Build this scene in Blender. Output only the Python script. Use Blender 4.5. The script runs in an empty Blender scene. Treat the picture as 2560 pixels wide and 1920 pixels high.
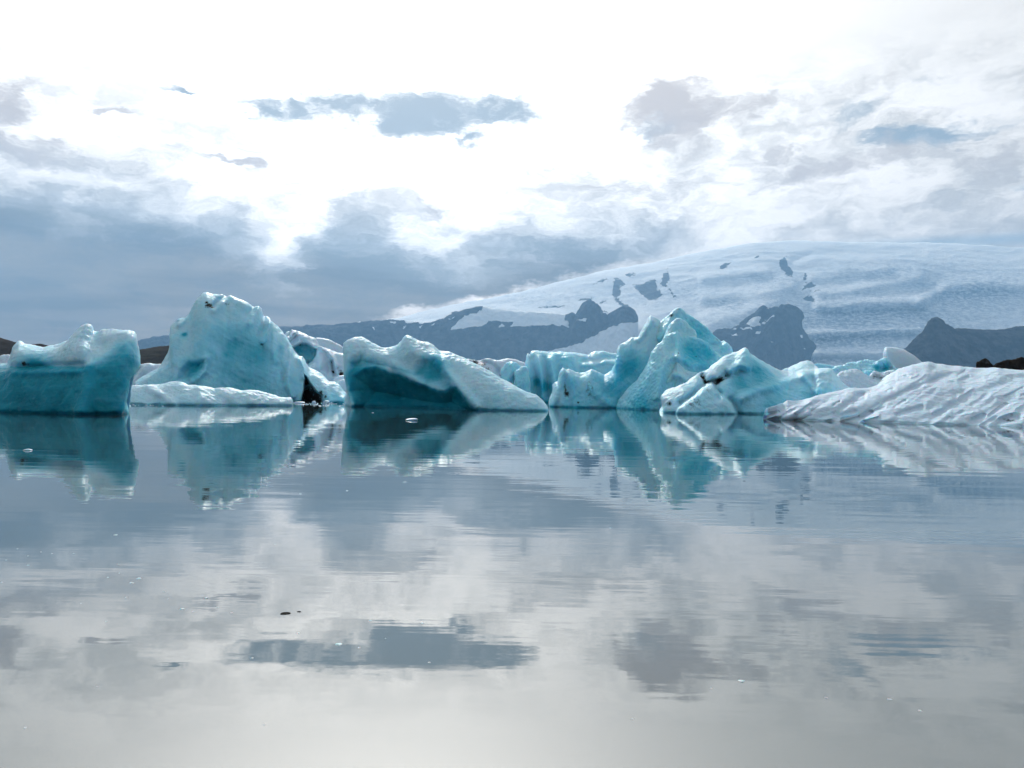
import bpy, math, random
import numpy as np
from mathutils import Vector, Matrix

R = math.radians
rng = np.random.RandomState(7)
random.seed(7)
scene = bpy.context.scene
col = scene.collection

# ---------------------------------------------------------------- camera
CAM_H = 2.2
F = 2009.0                     # focal length in pixels of a 2560 px wide frame
ROLL = R(-0.9)
CX, CY = 1280.0, 961.0
cam_d = bpy.data.cameras.new('camera')
cam_d.sensor_width = 36.0
cam_d.lens = 36.0 * F / 2560.0
cam_d.clip_start = 0.1
cam_d.clip_end = 200000.0
cam = bpy.data.objects.new('camera', cam_d)
col.objects.link(cam)
cam.location = (0, 0, CAM_H)
cam.rotation_euler = (R(90), ROLL, 0)
scene.camera = cam

CR, SR = math.cos(ROLL), math.sin(ROLL)

def world_pt(px, py, D):
    """point seen at picture position (px, py) at distance D along +Y"""
    a = (np.asarray(px, float) - CX) / F
    b = (CY - np.asarray(py, float)) / F
    D = np.asarray(D, float)
    return np.stack([D * (a * CR + b * SR), D + 0 * a, CAM_H + D * (-a * SR + b * CR)], -1)

def pix(P):
    x, y, z = P[..., 0] / P[..., 1], P[..., 1], (P[..., 2] - CAM_H) / P[..., 1]
    a = x * CR - z * SR
    b = x * SR + z * CR
    return CX + a * F, CY - b * F

def water_D(px, py):
    a = (px - CX) / F
    b = (CY - py) / F
    return CAM_H / max(1e-4, (a * SR - b * CR))

def y_at(px, D, z=0.0):
    a = (np.asarray(px, float) - CX) / F
    b = ((z - CAM_H) / np.asarray(D, float) + a * SR) / CR
    return CY - b * F

def azel(px, py):
    v = world_pt(px, py, 1.0) - np.array([0, 0, CAM_H])
    v = v / np.linalg.norm(v)
    return math.atan2(v[0], v[1]), math.asin(v[2])

def lin(r, g, b):
    f = lambda c: c / 12.92 if c <= .04045 else ((c + .055) / 1.055) ** 2.4
    return (f(r), f(g), f(b), 1.0)

# ---------------------------------------------------------------- node helper
class NT:
    def __init__(self, tree):
        self.t = tree
        self.n = tree.nodes
        self.l = tree.links
    def new(self, typ, **kw):
        nd = self.n.new(typ)
        for k, v in kw.items():
            setattr(nd, k, v)
        return nd
    def put(self, sock, v):
        if isinstance(v, bpy.types.NodeSocket):
            self.l.new(v, sock)
        elif v is not None:
            sock.default_value = v
    def math(self, op, a, b=None, c=None, clamp=False):
        nd = self.new('ShaderNodeMath', operation=op, use_clamp=clamp)
        for i, v in enumerate((a, b, c)):
            if v is not None:
                self.put(nd.inputs[i], v)
        return nd.outputs[0]
    def vmath(self, op, a, b=None, scale=None):
        nd = self.new('ShaderNodeVectorMath', operation=op)
        self.put(nd.inputs[0], a)
        if b is not None:
            self.put(nd.inputs[1], b)
        if scale is not None:
            self.put(nd.inputs['Scale'], scale)
        return nd.outputs['Value'] if op in ('LENGTH', 'DOT_PRODUCT', 'DISTANCE') else nd.outputs[0]
    def noise(self, vec, scale, detail=4, rough=.5, lac=2.0, dist=0.0, color=False, dim='3D'):
        nd = self.new('ShaderNodeTexNoise', noise_dimensions=dim)
        self.put(nd.inputs['Vector'], vec)
        nd.inputs['Scale'].default_value = scale
        nd.inputs['Detail'].default_value = detail
        nd.inputs['Roughness'].default_value = rough
        nd.inputs['Lacunarity'].default_value = lac
        nd.inputs['Distortion'].default_value = dist
        return nd.outputs['Color'] if color else nd.outputs[0]
    def range(self, v, a, b, c=0.0, d=1.0, smooth=True):
        nd = self.new('ShaderNodeMapRange')
        nd.interpolation_type = 'SMOOTHSTEP' if smooth else 'LINEAR'
        nd.clamp = True
        self.put(nd.inputs['Value'], v)
        for nm, x in zip(('From Min', 'From Max', 'To Min', 'To Max'), (a, b, c, d)):
            self.put(nd.inputs[nm], x)
        return nd.outputs[0]
    def mix(self, f, a, b, blend='MIX'):
        nd = self.new('ShaderNodeMix', data_type='RGBA', blend_type=blend)
        self.put(nd.inputs['Factor'], f)
        self.put(nd.inputs['A'] if False else nd.inputs[6], a)
        self.put(nd.inputs[7], b)
        return nd.outputs[2]
    def fmix(self, f, a, b):
        nd = self.new('ShaderNodeMix', data_type='FLOAT')
        self.put(nd.inputs[0], f)
        self.put(nd.inputs[2], a)
        self.put(nd.inputs[3], b)
        return nd.outputs[0]
    def ramp(self, v, stops, interp='LINEAR'):
        nd = self.new('ShaderNodeValToRGB')
        cr = nd.color_ramp
        cr.interpolation = interp
        while len(cr.elements) < len(stops):
            cr.elements.new(0.5)
        for e, (p, c) in zip(cr.elements, sorted(stops)):
            e.position = p
            e.color = c
        self.put(nd.inputs[0], v)
        return nd.outputs[0]
    def xyz(self, x=0.0, y=0.0, z=0.0):
        nd = self.new('ShaderNodeCombineXYZ')
        for i, v in enumerate((x, y, z)):
            self.put(nd.inputs[i], v)
        return nd.outputs[0]
    def sep(self, v):
        nd = self.new('ShaderNodeSeparateXYZ')
        self.put(nd.inputs[0], v)
        return nd.outputs

# ---------------------------------------------------------------- sky
SUN_AZ, SUN_EL = R(-9.0), R(33.0)
sun_vec = Vector((math.sin(SUN_AZ) * math.cos(SUN_EL), math.cos(SUN_AZ) * math.cos(SUN_EL), math.sin(SUN_EL)))
K = 2560.0 / 2212.0     # the view I measured the sky in

world = bpy.data.worlds.new('World')
scene.world = world
world.use_nodes = True
world.node_tree.nodes.clear()
w = NT(world.node_tree)
tc = w.new('ShaderNodeTexCoord')
dirv = w.vmath('NORMALIZE', tc.outputs['Generated'])
dx, dy, dz = w.sep(dirv)
az = w.math('ARCTAN2', dx, dy)
el = w.math('ARCSINE', dz)
P0 = w.xyz(az, el, 0.0)
# turbulence of the cloud edges (flattened near the horizon)
Pn = w.vmath('MULTIPLY', P0, (5.0, 11.0, 1.0))
w1 = w.vmath('SUBTRACT', w.noise(Pn, 1.0, 2, .5, color=True, dim='2D'), (.5, .5, .5))
w2 = w.vmath('SUBTRACT', w.noise(Pn, 3.1, 4, .62, color=True, dim='2D'), (.5, .5, .5))
P1 = w.vmath('ADD', P0, w.vmath('MULTIPLY', w1, (.08, .03, 0)))
P = w.vmath('ADD', P1, w.vmath('MULTIPLY', w2, (.072, .044, 0)))
Px, Py_, _ = w.sep(P)

def blob(coord, x, y, rx, ry, rot=0.0, soft=0.0):
    """soft ellipse on the celestial sphere; x, y, radii in the measuring view's pixels"""
    a, e = azel(x * K, y * K)
    sx, sy = 1736.0 / rx, 1736.0 / ry
    d = w.vmath('SUBTRACT', coord, (a, e, 0))
    if rot:
        rn = w.new('ShaderNodeVectorRotate', rotation_type='Z_AXIS')
        w.put(rn.inputs['Vector'], d)
        rn.inputs['Angle'].default_value = R(rot)
        d = rn.outputs[0]
    d = w.vmath('MULTIPLY', d, (sx, sy, 0))
    return w.range(w.vmath('LENGTH', d), 1.25, soft)

def blobs(coord, lst):
    acc = None
    for b in lst:
        amt = b[6] if len(b) > 6 else 1.0
        v = blob(coord, *b[:4], rot=b[4] if len(b) > 4 else 0, soft=b[5] if len(b) > 5 else 0)
        if amt != 1.0:
            v = w.math('MULTIPLY', v, amt)
        acc = v if acc is None else w.math('MAXIMUM', acc, v)
    return acc

# Nishita sky seen through the gaps
sky = w.new('ShaderNodeTexSky', sky_type='NISHITA')
sky.sun_disc = False
sky.sun_elevation = SUN_EL
sky.sun_rotation = SUN_AZ
sky.altitude = 10
sky.air_density = 1.0
sky.dust_density = 1.5
sky.ozone_density = 1.5
sky_col = w.vmath('MULTIPLY', sky.outputs[0], (.050, .050, .050))

sun_cos = w.vmath('DOT_PRODUCT', dirv, tuple(sun_vec))
ang = w.math('ARCCOSINE', w.math('MINIMUM', sun_cos, 0.99999))
glow = w.math('POWER', 2.71828, w.math('MULTIPLY', w.math('POWER', w.math('DIVIDE', ang, R(18.0)), 2.0), -1.0))
glow2 = w.math('POWER', 2.71828, w.math('MULTIPLY', w.math('DIVIDE', ang, R(55.0)), -1.0))
n_fine = w.noise(Pn, 2.6, 6, .6, dim='2D')
n_puff = w.noise(w.vmath('MULTIPLY', P, (5.0, 12.0, 1.0)), 1.7, 6, .62, dim='2D')
veil_L = w.math('ADD', w.math('MULTIPLY', glow, 2.3), w.math('ADD', w.math('MULTIPLY', glow2, 1.15), .40))
veil_L = w.math('MULTIPLY', veil_L, w.fmix(w.range(el, .27, .42), w.range(n_puff, .30, .68, .62, 1.22), 1.0))
veil_tint = w.mix(w.range(el, 0.04, .34), (1.0, .885, .78, 1), (1.0, .955, .90, 1))
veil = w.vmath('MULTIPLY', veil_tint, w.xyz(veil_L, veil_L, veil_L))

# blue gaps in the cloud layer
gap = blobs(P, [
    (750, 228, 160, 46, 5), (900, 235, 185, 66, 0), (1060, 245, 140, 50, -5), (930, 280, 150, 38, 0),
    (580, 236, 95, 50, 0), (655, 234, 90, 36, 0), (415, 210, 34, 9, 0), (1010, 300, 70, 22, -20), (1420, 275, 110, 24, -8, 0, .62),
    (1230, 330, 90, 16, -6, 0, .5), (1840, 235, 70, 40, 0, 0, .62), (2060, 285, 150, 28, -4, 0, .9), (1920, 300, 60, 20, 0, 0, .6),
    (2200, 405, 50, 28, 0, 0, .6), (2040, 170, 70, 24, 0, 0, .4), (1260, 300, 70, 26, 0, 0, .45),
])
gap_in = w.range(gap, .02, .22)
gap = w.math('ADD', gap, w.math('MULTIPLY', w.math('SUBTRACT', n_puff, .5), -1.8))
gap_m = w.math('MULTIPLY', w.range(gap, .10, 1.0), w.math('MULTIPLY', gap_in, .97))
strip = blob(P0, 2150, 519, 520, 15, 1.0)          # clear strip of sky over the ice cap
gap_m = w.math('MAXIMUM', gap_m, w.math('MULTIPLY', strip, .75))
# beyond the picture the same broken layer goes on
far = w.range(w.vmath('LENGTH', w.vmath('SUBTRACT', P0, (0.0, .18, 0))), .85, 1.25)
gap_far = w.math('MULTIPLY', w.range(w.noise(w.vmath('MULTIPLY', dirv, (2.0, 2.0, 4.0)), 1.0, 4, .55), .42, .58), far)
gap_m = w.math('MAXIMUM', gap_m, gap_far)
gap_col = w.mix(.78, sky_col, (.36, .45, .52, 1))
c1 = w.mix(gap_m, veil, gap_col)

# thin grey cloud scraps
grey = blobs(P, [
    (1430, 215, 130, 50, -18, 0, .78), (1500, 265, 210, 65, -12, 0, .68), (1800, 375, 260, 50, -6, 0, .8), (1680, 340, 120, 26, -10, 0, .55),
    (255, 248, 55, 16, -6, 0, .9), (165, 300, 62, 36, 10, 0, .85), (20, 235, 60, 85, 20, 0, 1.0), (467, 352, 55, 14, 0, 0, .85),
    (30, 320, 150, 50, 10, 0, .95), (930, 445, 46, 30, 0, 0, .7), (1200, 345, 130, 40, 0, 0, .5), (1060, 435, 50, 18, 0, 0, .4), (2150, 330, 200, 70, 0, 0, .4),
    (1900, 200, 200, 60, 0, 0, .28), (1350, 400, 170, 34, 0, 0, .42), (1150, 395, 70, 25, 0, 0, .3),
])
grey_in = w.range(grey, .02, .22)
grey = w.math('ADD', grey, w.math('MULTIPLY', w.math('SUBTRACT', n_puff, .5), -2.0))
gc = w.new('ShaderNodeVectorMath', operation='SCALE')
gc.inputs[0].default_value = (.74, .66, .62)
w.put(gc.inputs['Scale'], w.math('ADD', w.math('MULTIPLY', glow, .35), .9))
c2 = w.mix(w.math('MULTIPLY', w.range(grey, .18, 1.0), w.math('MULTIPLY', grey_in, .95)), c1, gc.outputs[0])

# the dark cloud bank along the lower left
edge_px = [(-900, 330), (-300, 335), (0, 345), (100, 345), (200, 360), (330, 388), (450, 425), (520, 442), (575, 500), (640, 520), (685, 450),
           (780, 440), (860, 480), (960, 500), (1050, 485), (1150, 470), (1250, 462), (1350, 462), (1450, 475), (1530, 530), (1600, 640), (1720, 760), (2400, 900)]
fc = w.new('ShaderNodeFloatCurve')
A0, A1 = -1.3, 1.3
cm = fc.mapping
cv = cm.curves[0]
pts = []
for x, y in edge_px:
    a, e = azel(x * K, y * K)
    pts.append(((a - A0) / (A1 - A0), e / .5 + .3))
pts = [(0.0, pts[0][1])] + pts + [(1.0, pts[-1][1])]
while len(cv.points) < len(pts):
    cv.points.new(.5, .5)
for p_, q in zip(cv.points, pts):
    p_.location = q
    p_.handle_type = 'AUTO'
cm.update()
w.put(fc.inputs['Value'], w.math('DIVIDE', w.math('SUBTRACT', Px, A0), A1 - A0))
edge_el = w.math('MULTIPLY', w.math('SUBTRACT', fc.outputs[0], .3), .5)
d_edge = w.math('SUBTRACT', edge_el, Py_)
d_edge = w.math('ADD', d_edge, w.math('MULTIPLY', w.math('SUBTRACT', n_puff, .5), -.075))
bank_m = w.range(d_edge, -.030, .050)
lit_edge = blobs(P, [(930, 690, 140, 26, -4, 0, .9), (1060, 664, 150, 36, -12), (1190, 632, 160, 42, -14), (1320, 600, 170, 48, -14), (1450, 562, 170, 54, -14), (1570, 530, 150, 66, -14)])
lit_edge = w.range(w.math('ADD', lit_edge, w.math('MULTIPLY', w.math('SUBTRACT', n_puff, .5), -.8)), .15, .85)
bank_m = w.math('MULTIPLY', bank_m, w.math('SUBTRACT', 1.0, w.math('MULTIPLY', lit_edge, .95)))
behind = w.range(w.math('ABSOLUTE', az), 1.15, .85)
bank_m = w.math('MULTIPLY', bank_m, behind)
band = w.noise(w.vmath('MULTIPLY', P0, (1.6, 14.0, 1.0)), 1.3, 4, .5, dim='2D')
bl = w.math('ADD', w.math('MULTIPLY', w.math('SUBTRACT', band, .5), .24), el)
bank_col = w.ramp(w.math('DIVIDE', bl, .30, clamp=True), [
    (0.00, (.185, .110, .035, 1)), (.12, (.29, .205, .115, 1)), (.24, (.180, .112, .040, 1)), (.34, (.27, .195, .110, 1)), (.46, (.205, .148, .085, 1)),
    (.60, (.29, .255, .205, 1)), (.76, (.48, .46, .43, 1)), (.90, (.66, .66, .68, 1)), (1.0, (.80, .80, .81, 1))], 'EASE')
bank_col = w.mix(w.range(d_edge, .075, .0), bank_col, (.74, .72, .70, 1))
shade = w.range(n_puff, .32, .68, .82, 1.22)
bank_col = w.vmath('MULTIPLY', bank_col, w.xyz(shade, shade, shade))
c3 = w.mix(bank_m, c2, bank_col)
bg = w.new('ShaderNodeBackground')
w.put(bg.inputs['Color'], c3)
bg.inputs['Strength'].default_value = 1.0
wo = w.new('ShaderNodeOutputWorld')
w.l.new(bg.outputs[0], wo.inputs['Surface'])
world.cycles.sampling_method = 'MANUAL'
world.cycles.sample_map_resolution = 512

# ---------------------------------------------------------------- sun
sun_d = bpy.data.lights.new('sun', 'SUN')
sun_d.energy = 3.0
sun_d.angle = R(3.0)
sun_d.color = (1.0, .955, .89)
sun = bpy.data.objects.new('sun', sun_d)
col.objects.link(sun)
sun.rotation_euler = sun_vec.to_track_quat('Z', 'Y').to_euler()
sun.location = (-20, 100, 80)

vs = scene.view_settings
vs.view_transform = 'Standard'
vs.look = 'None'
vs.exposure = 0.0
vs.gamma = 1.0
vs.use_curve_mapping = False
cy = scene.cycles
cy.use_denoising = True
cy.use_adaptive_sampling = True
cy.adaptive_threshold = .04
cy.max_bounces = 6
cy.diffuse_bounces = 2
cy.glossy_bounces = 3
cy.transmission_bounces = 4
cy.volume_bounces = 2
cy.caustics_reflective = False
cy.caustics_refractive = False
cy.sample_clamp_indirect = 8.0

# ---------------------------------------------------------------- numpy noise
_perm = np.concatenate([np.random.RandomState(3).permutation(256)] * 3).astype(np.int64)
_grad = np.random.RandomState(5).normal(size=(256, 3))
_grad /= np.linalg.norm(_grad, axis=1)[:, None]

def perlin(p):
    i = np.floor(p).astype(np.int64)
    f = p - i
    i &= 255
    u = f * f * f * (f * (f * 6 - 15) + 10)
    out = 0.0
    for a in (0, 1):
        for b in (0, 1):
            for c in (0, 1):
                h = _perm[_perm[_perm[(i[..., 0] + a) & 255] + ((i[..., 1] + b) & 255)] + ((i[..., 2] + c) & 255)]
                g = _grad[h]
                d = f - np.array([a, b, c])
                wgt = ((u[..., 0] if a else 1 - u[..., 0]) * (u[..., 1] if b else 1 - u[..., 1]) * (u[..., 2] if c else 1 - u[..., 2]))
                out = out + wgt * (g * d).sum(-1)
    return out * 1.6

def fbm(p, octaves=4, gain=.5, ridged=False):
    out, amp, tot = 0.0, 1.0, 0.0
    q = p.copy()
    for k in range(octaves):
        v = perlin(q + 17.3 * k)
        if ridged:
            v = 1 - 2 * np.abs(v)
        out = out + amp * v
        tot += amp
        amp *= gain
        q = q * 2.03
    return out / tot

# ---------------------------------------------------------------- loft builder
def resample(pts, n, wy):
    p = np.array([(q[0], q[1], q[2] if len(q) > 2 else 0.0) for q in pts], float)
    L = np.concatenate([[0], np.cumsum(np.abs(np.diff(p[:, 0])) + wy * np.abs(np.diff(p[:, 1])))])
    t = np.linspace(0, L[-1], n)
    return np.stack([np.interp(t, L, p[:, k]) for k in range(3)], -1)

def gsmooth(a, sig):
    if sig <= 0:
        return a
    r = int(3 * sig) + 1
    k = np.exp(-.5 * (np.arange(-r, r + 1) / sig) ** 2)
    k /= k.sum()
    pad = np.concatenate([2 * a[:1] - a[r:0:-1], a, 2 * a[-1:] - a[-2:-r - 2:-1]])
    return np.stack([np.convolve(pad[:, i], k, 'valid') for i in range(a.shape[1])], -1)

def seg_dist(px, py, poly, closed=False):
    """distance to a polyline; for closed polygons negative inside"""
    d = np.full(px.shape, 1e9)
    pts_ = list(poly) + ([poly[0]] if closed else [])
    inside = np.zeros(px.shape, bool)
    for (x0, y0), (x1, y1) in zip(pts_[:-1], pts_[1:]):
        vx, vy = x1 - x0, y1 - y0
        L = vx * vx + vy * vy + 1e-9
        t = np.clip(((px - x0) * vx + (py - y0) * vy) / L, 0, 1)
        d = np.minimum(d, np.hypot(px - x0 - t * vx, py - y0 - t * vy))
        if closed:
            c = ((y0 > py) != (y1 > py)) & (px < (x1 - x0) * (py - y0) / (y1 - y0 + 1e-9) + x0)
            inside ^= c
    return np.where(inside, -d, d) if closed else d

def sstep(x, a, b):
    t = np.clip((x - a) / (b - a), 0, 1)
    return t * t * (3 - 2 * t)

def mesh_from_grid(name, G, mat, attrs=None, smooth=True):
    """G (nt, ns, 3), cyclic in t; closed with caps at both ends"""
    nt, ns = G.shape[:2]
    me = bpy.data.meshes.new(name)
    idx = np.arange(nt * ns).reshape(nt, ns)
    a = idx[:, :-1]; b = idx[:, 1:]
    c = np.roll(idx, -1, 0)[:, 1:]; d = np.roll(idx, -1, 0)[:, :-1]
    quads = np.stack([a, b, c, d], -1).reshape(-1, 4)
    cap0, cap1 = G[:, 0].mean(0), G[:, -1].mean(0)
    V = np.concatenate([G.reshape(-1, 3), [cap0, cap1]])
    i0, i1 = nt * ns, nt * ns + 1
    t0 = np.stack([idx[:, 0], np.roll(idx[:, 0], -1), np.full(nt, i0)], -1)
    t1 = np.stack([np.roll(idx[:, -1], -1), idx[:, -1], np.full(nt, i1)], -1)
    # orientation: the face in the middle of the front should look towards the camera
    q = quads[len(quads) // 8]
    n_q, n_t = len(quads), 2 * nt
    me.vertices.add(len(V))
    me.vertices.foreach_set('co', V.ravel())
    tris = np.concatenate([t0, t1])
    loops = np.concatenate([quads.ravel(), tris.ravel()])
    me.loops.add(len(loops))
    me.loops.foreach_set('vertex_index', loops.astype(np.int32))
    me.polygons.add(n_q + n_t)
    st = np.concatenate([np.arange(n_q) * 4, n_q * 4 + np.arange(n_t) * 3]).astype(np.int32)
    tt = np.concatenate([np.full(n_q, 4), np.full(n_t, 3)]).astype(np.int32)
    me.polygons.foreach_set('loop_start', st)
    me.polygons.foreach_set('loop_total', tt)
    me.polygons.foreach_set('use_smooth', np.full(n_q + n_t, smooth))
    me.update(calc_edges=True)
    for k, v in (attrs or {}).items():
        at = me.attributes.new(k, 'FLOAT', 'POINT')
        at.data.foreach_set('value', np.concatenate([v.ravel(), [v[0, 0], v[0, -1]]]).astype(np.float32))
    me.materials.append(mat)
    me.validate()
    return me

def grid_normals(G):
    du = np.gradient(G, axis=1)
    dv = np.roll(G, -1, 0) - np.roll(G, 1, 0)
    n = np.cross(du, dv)
    l = np.linalg.norm(n, axis=-1, keepdims=True)
    return n / np.maximum(l, 1e-9)

def loft(name, mat, crest, water=None, D=None, depth=4.0, ns=300, nt=110, wy=.2, prof=2.0, back=1.0, smooth=1.5,
         strokes=(), pits=(), crust=.75, crust_top=.15, patches=(), dirt=(), noise=((.22, 3.0, 4, False),), aniso=None,
         skirt=1.6, round_=0.6, wnoise=0.0, Dback=None, tip=0.25, extra_attr=None, fine=(.05, .7, 3, True), notch=.25):
    crest = [tuple(c) for c in crest]
    def Dat(x):
        if water is not None and D is None:
            return np.interp(x, [q[0] for q in water], [water_D(q[0], q[1]) for q in water])
        if isinstance(D, (list, tuple)):
            return np.interp(x, [q[0] for q in D], [q[1] for q in D])
        return D + 0.0 * x
    if water is None:
        x0, x1 = crest[0][0], crest[-1][0]
        wl = [(x, float(y_at(x, Dat(x)))) for x in np.linspace(x0, x1, 12)]
    else:
        wl = list(water)
    # crest ends down in the water
    c0 = crest[0]; c1 = crest[-1]
    y0 = float(y_at(c0[0], Dat(c0[0]), -.2)); y1 = float(y_at(c1[0], Dat(c1[0]), -.2))
    if c0[1] < y0 - 2: crest = [(c0[0], y0, 0)] + crest
    if c1[1] < y1 - 2: crest = crest + [(c1[0], y1, 0)]
    C = gsmooth(resample(crest, ns, wy), smooth)
    W = gsmooth(resample(wl, ns, wy), smooth)
    Dw = np.array([float(Dat(x)) for x in W[:, 0]]) + W[:, 2]
    W[:, 1] = y_at(W[:, 0], Dw)
    s = np.linspace(0, 1, ns)
    taper = np.minimum(1, tip + (1 - tip) * np.sin(np.pi * np.clip(s, 0, 1)) ** .5)
    dep = depth * taper + C[:, 2]
    nf = int(nt * .72)
    nb = nt - nf - 2
    wv = np.linspace(0, 1, nf)
    wv = wv + .12 * np.sin(np.pi * wv) * wv          # denser near the crest
    PX = W[None, :, 0] * (1 - wv[:, None]) + C[None, :, 0] * wv[:, None]
    PY = W[None, :, 1] * (1 - wv[:, None]) + C[None, :, 1] * wv[:, None]
    g = round_ * (1 - np.sqrt(np.maximum(0, 1 - np.clip(wv, 0, 1) ** prof))) + (1 - round_) * wv
    DD = Dw[None, :] + dep[None, :] * g[:, None]
    for st in strokes:
        poly, width, amp = st[:3]
        d = seg_dist(PX, PY, poly)
        if len(st) > 3 and st[3] == 'v':                # sharp crease
            DD += amp * np.maximum(0, 1 - d / width) ** 1.3
        else:
            DD += amp * np.exp(-(d / width) ** 2)
    cr = np.full(PX.shape, crust) + crust_top * wv[:, None]
    dr = np.zeros(PX.shape)
    for pit in pits:
        poly, width, amp, cval = pit[:4]
        wob = 0.0
        if wnoise:
            q = np.stack([PX / 40., PY / 40., 0 * PX], -1)
            wob = wnoise * fbm(q, 3)
        sd = seg_dist(PX, PY, poly, True) + wob
        m = sstep(-sd, -width * .35, width)
        DD += amp * (np.clip(-sd / pit[4], 0, 1) if len(pit) > 4 else m)
        if cval is not None:
            cr = cr * (1 - m) + cval * m
    if notch:
        zz = world_pt(PX, PY, DD)[..., 2]
        wob2 = .75 + .5 * fbm(np.stack([PX / 30., 0 * PX + 3.1, 0 * PX], -1), 3)
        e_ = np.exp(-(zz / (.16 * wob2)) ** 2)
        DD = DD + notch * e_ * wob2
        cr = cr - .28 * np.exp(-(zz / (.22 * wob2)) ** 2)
    G_front = world_pt(PX, PY, DD)
    top = G_front[-1]
    wb = np.linspace(1, 0, nb + 1)[1:]
    Db = (dep * 1.15 + depth * .5) * back
    rows = []
    for b in wb:
        k = math.sqrt(1 - b * b)
        r_ = top.copy()
        r_[:, 1] += Db * k
        xc = top[:, 0] * (r_[:, 1] / top[:, 1])
        xm = xc.mean()
        r_[:, 0] = xm + (xc - xm) * (1 - .12 * k)
        r_[:, 2] = (top[:, 2] + skirt) * b - skirt
        rows.append(r_)
    bot = G_front[0].copy(); bot[:, 2] = -skirt; bot[:, 0] = bot[:, 0].mean() + (bot[:, 0] - bot[:, 0].mean()) * .98
    mid = bot.copy(); mid[:, 1] = (bot[:, 1] + rows[-1][:, 1]) / 2
    G = np.concatenate([G_front, np.array(rows), mid[None], bot[None]])
    N = grid_normals(G)
    # point the normals outward (front towards the camera)
    if N[nf // 2, ns // 2, 1] > 0:
        N = -N
    Q = G.copy()
    env = np.minimum(1, np.minimum(s, 1 - s) * 25)[None, :] * np.ones((G.shape[0], 1))
    if fine:
        noise = tuple(noise) + (fine,)
    for a in noise:
        iso = a is fine
        amp, wl_, octv, ridged = a[:4]
        q = Q.copy()
        if aniso is not None and not iso:
            ca, sa = math.cos(R(aniso[0])), math.sin(R(aniso[0]))
            qx = (Q[..., 0] * ca + Q[..., 2] * sa) / aniso[1]
            qz = (-Q[..., 0] * sa + Q[..., 2] * ca) * aniso[2]
            q = np.stack([qx, Q[..., 1] * aniso[3] + 0 * qx, qz], -1)
        q = q / wl_ + hash(name) % 7 * 0.0 + len(crest) * 3.7
        G = G + N * (amp * fbm(q, octv, .5, ridged) * env)[..., None]
    full = np.zeros(G.shape[:2])
    cr_all = np.concatenate([cr, np.repeat(cr[-1:], G.shape[0] - nf, 0)])
    dr_all = np.zeros(G.shape[:2])
    FX, FY = PX, PY
    for x, y, r_, v in patches:                          # patches of clearer / whiter ice, on some bergs painted-in glow and shade
        k = np.argmin((FX - x) ** 2 + (FY - y) ** 2)
        c = G[:nf].reshape(-1, 3)[k]
        rad = r_ * DD.reshape(-1)[k] / F
        m = np.exp(-(((G - c) ** 2 * np.array([1, .35, 1])).sum(-1)) / rad ** 2)
        cr_all = cr_all * (1 - m) + v * m
    for it in dirt:                                      # ash stains
        x, y, r_, v = it[:4]
        vs_ = it[4] if len(it) > 4 else 1.0
        k = np.argmin((FX - x) ** 2 + (FY - y) ** 2)
        c = G[:nf].reshape(-1, 3)[k]
        rad = r_ * DD.reshape(-1)[k] / F
        m = np.exp(-(((G - c) ** 2 * np.array([1, .3, 1 / vs_ ** 2])).sum(-1)) / rad ** 2)
        dr_all = np.maximum(dr_all, v * m)
    at = {'crust': np.clip(cr_all, 0, 1), 'dirt': np.clip(dr_all, 0, 1)}
    if extra_attr:
        at.update(extra_attr(G, nf, PX, PY))
    me = mesh_from_grid(name, G, mat, at)
    ob = bpy.data.objects.new(name, me)
    col.objects.link(ob)
    return ob

def tag(o, label=None, category=None, group=None, kind=None):
    if label: o['label'] = label
    if category: o['category'] = category
    if group: o['group'] = group
    if kind: o['kind'] = kind
    return o

def thing(name, parts, label, category, group=None):
    e = bpy.data.objects.new(name, None)
    col.objects.link(e)
    P_ = np.concatenate([np.array([p.data.vertices[i].co for i in range(0, len(p.data.vertices), 50)]) for p in parts])
    e.location = (float(P_[:, 0].mean()), float(P_[:, 1].mean()), 0.0)
    for p in parts:
        p.parent = e
        p.matrix_parent_inverse = Matrix.Translation(-e.location)
    return tag(e, label, category, group)

def recentre(o):
    """origin at the waterline under the thing"""
    n = len(o.data.vertices)
    a = np.empty(n * 3, np.float32)
    o.data.vertices.foreach_get('co', a)
    a = a.reshape(-1, 3)
    c = np.array([a[:, 0].mean(), a[:, 1].mean(), 0], np.float32)
    a -= c
    o.data.vertices.foreach_set('co', a.ravel())
    o.data.update()
    o.location = [float(v) for v in c]
    return o

# ---------------------------------------------------------------- materials
def new_mat(name):
    m = bpy.data.materials.new(name)
    m.use_nodes = True
    m.node_tree.nodes.clear()
    t = NT(m.node_tree)
    out = t.new('ShaderNodeOutputMaterial')
    b = t.new('ShaderNodeBsdfPrincipled')
    t.l.new(b.outputs[0], out.inputs['Surface'])
    return m, t, b, out

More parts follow.
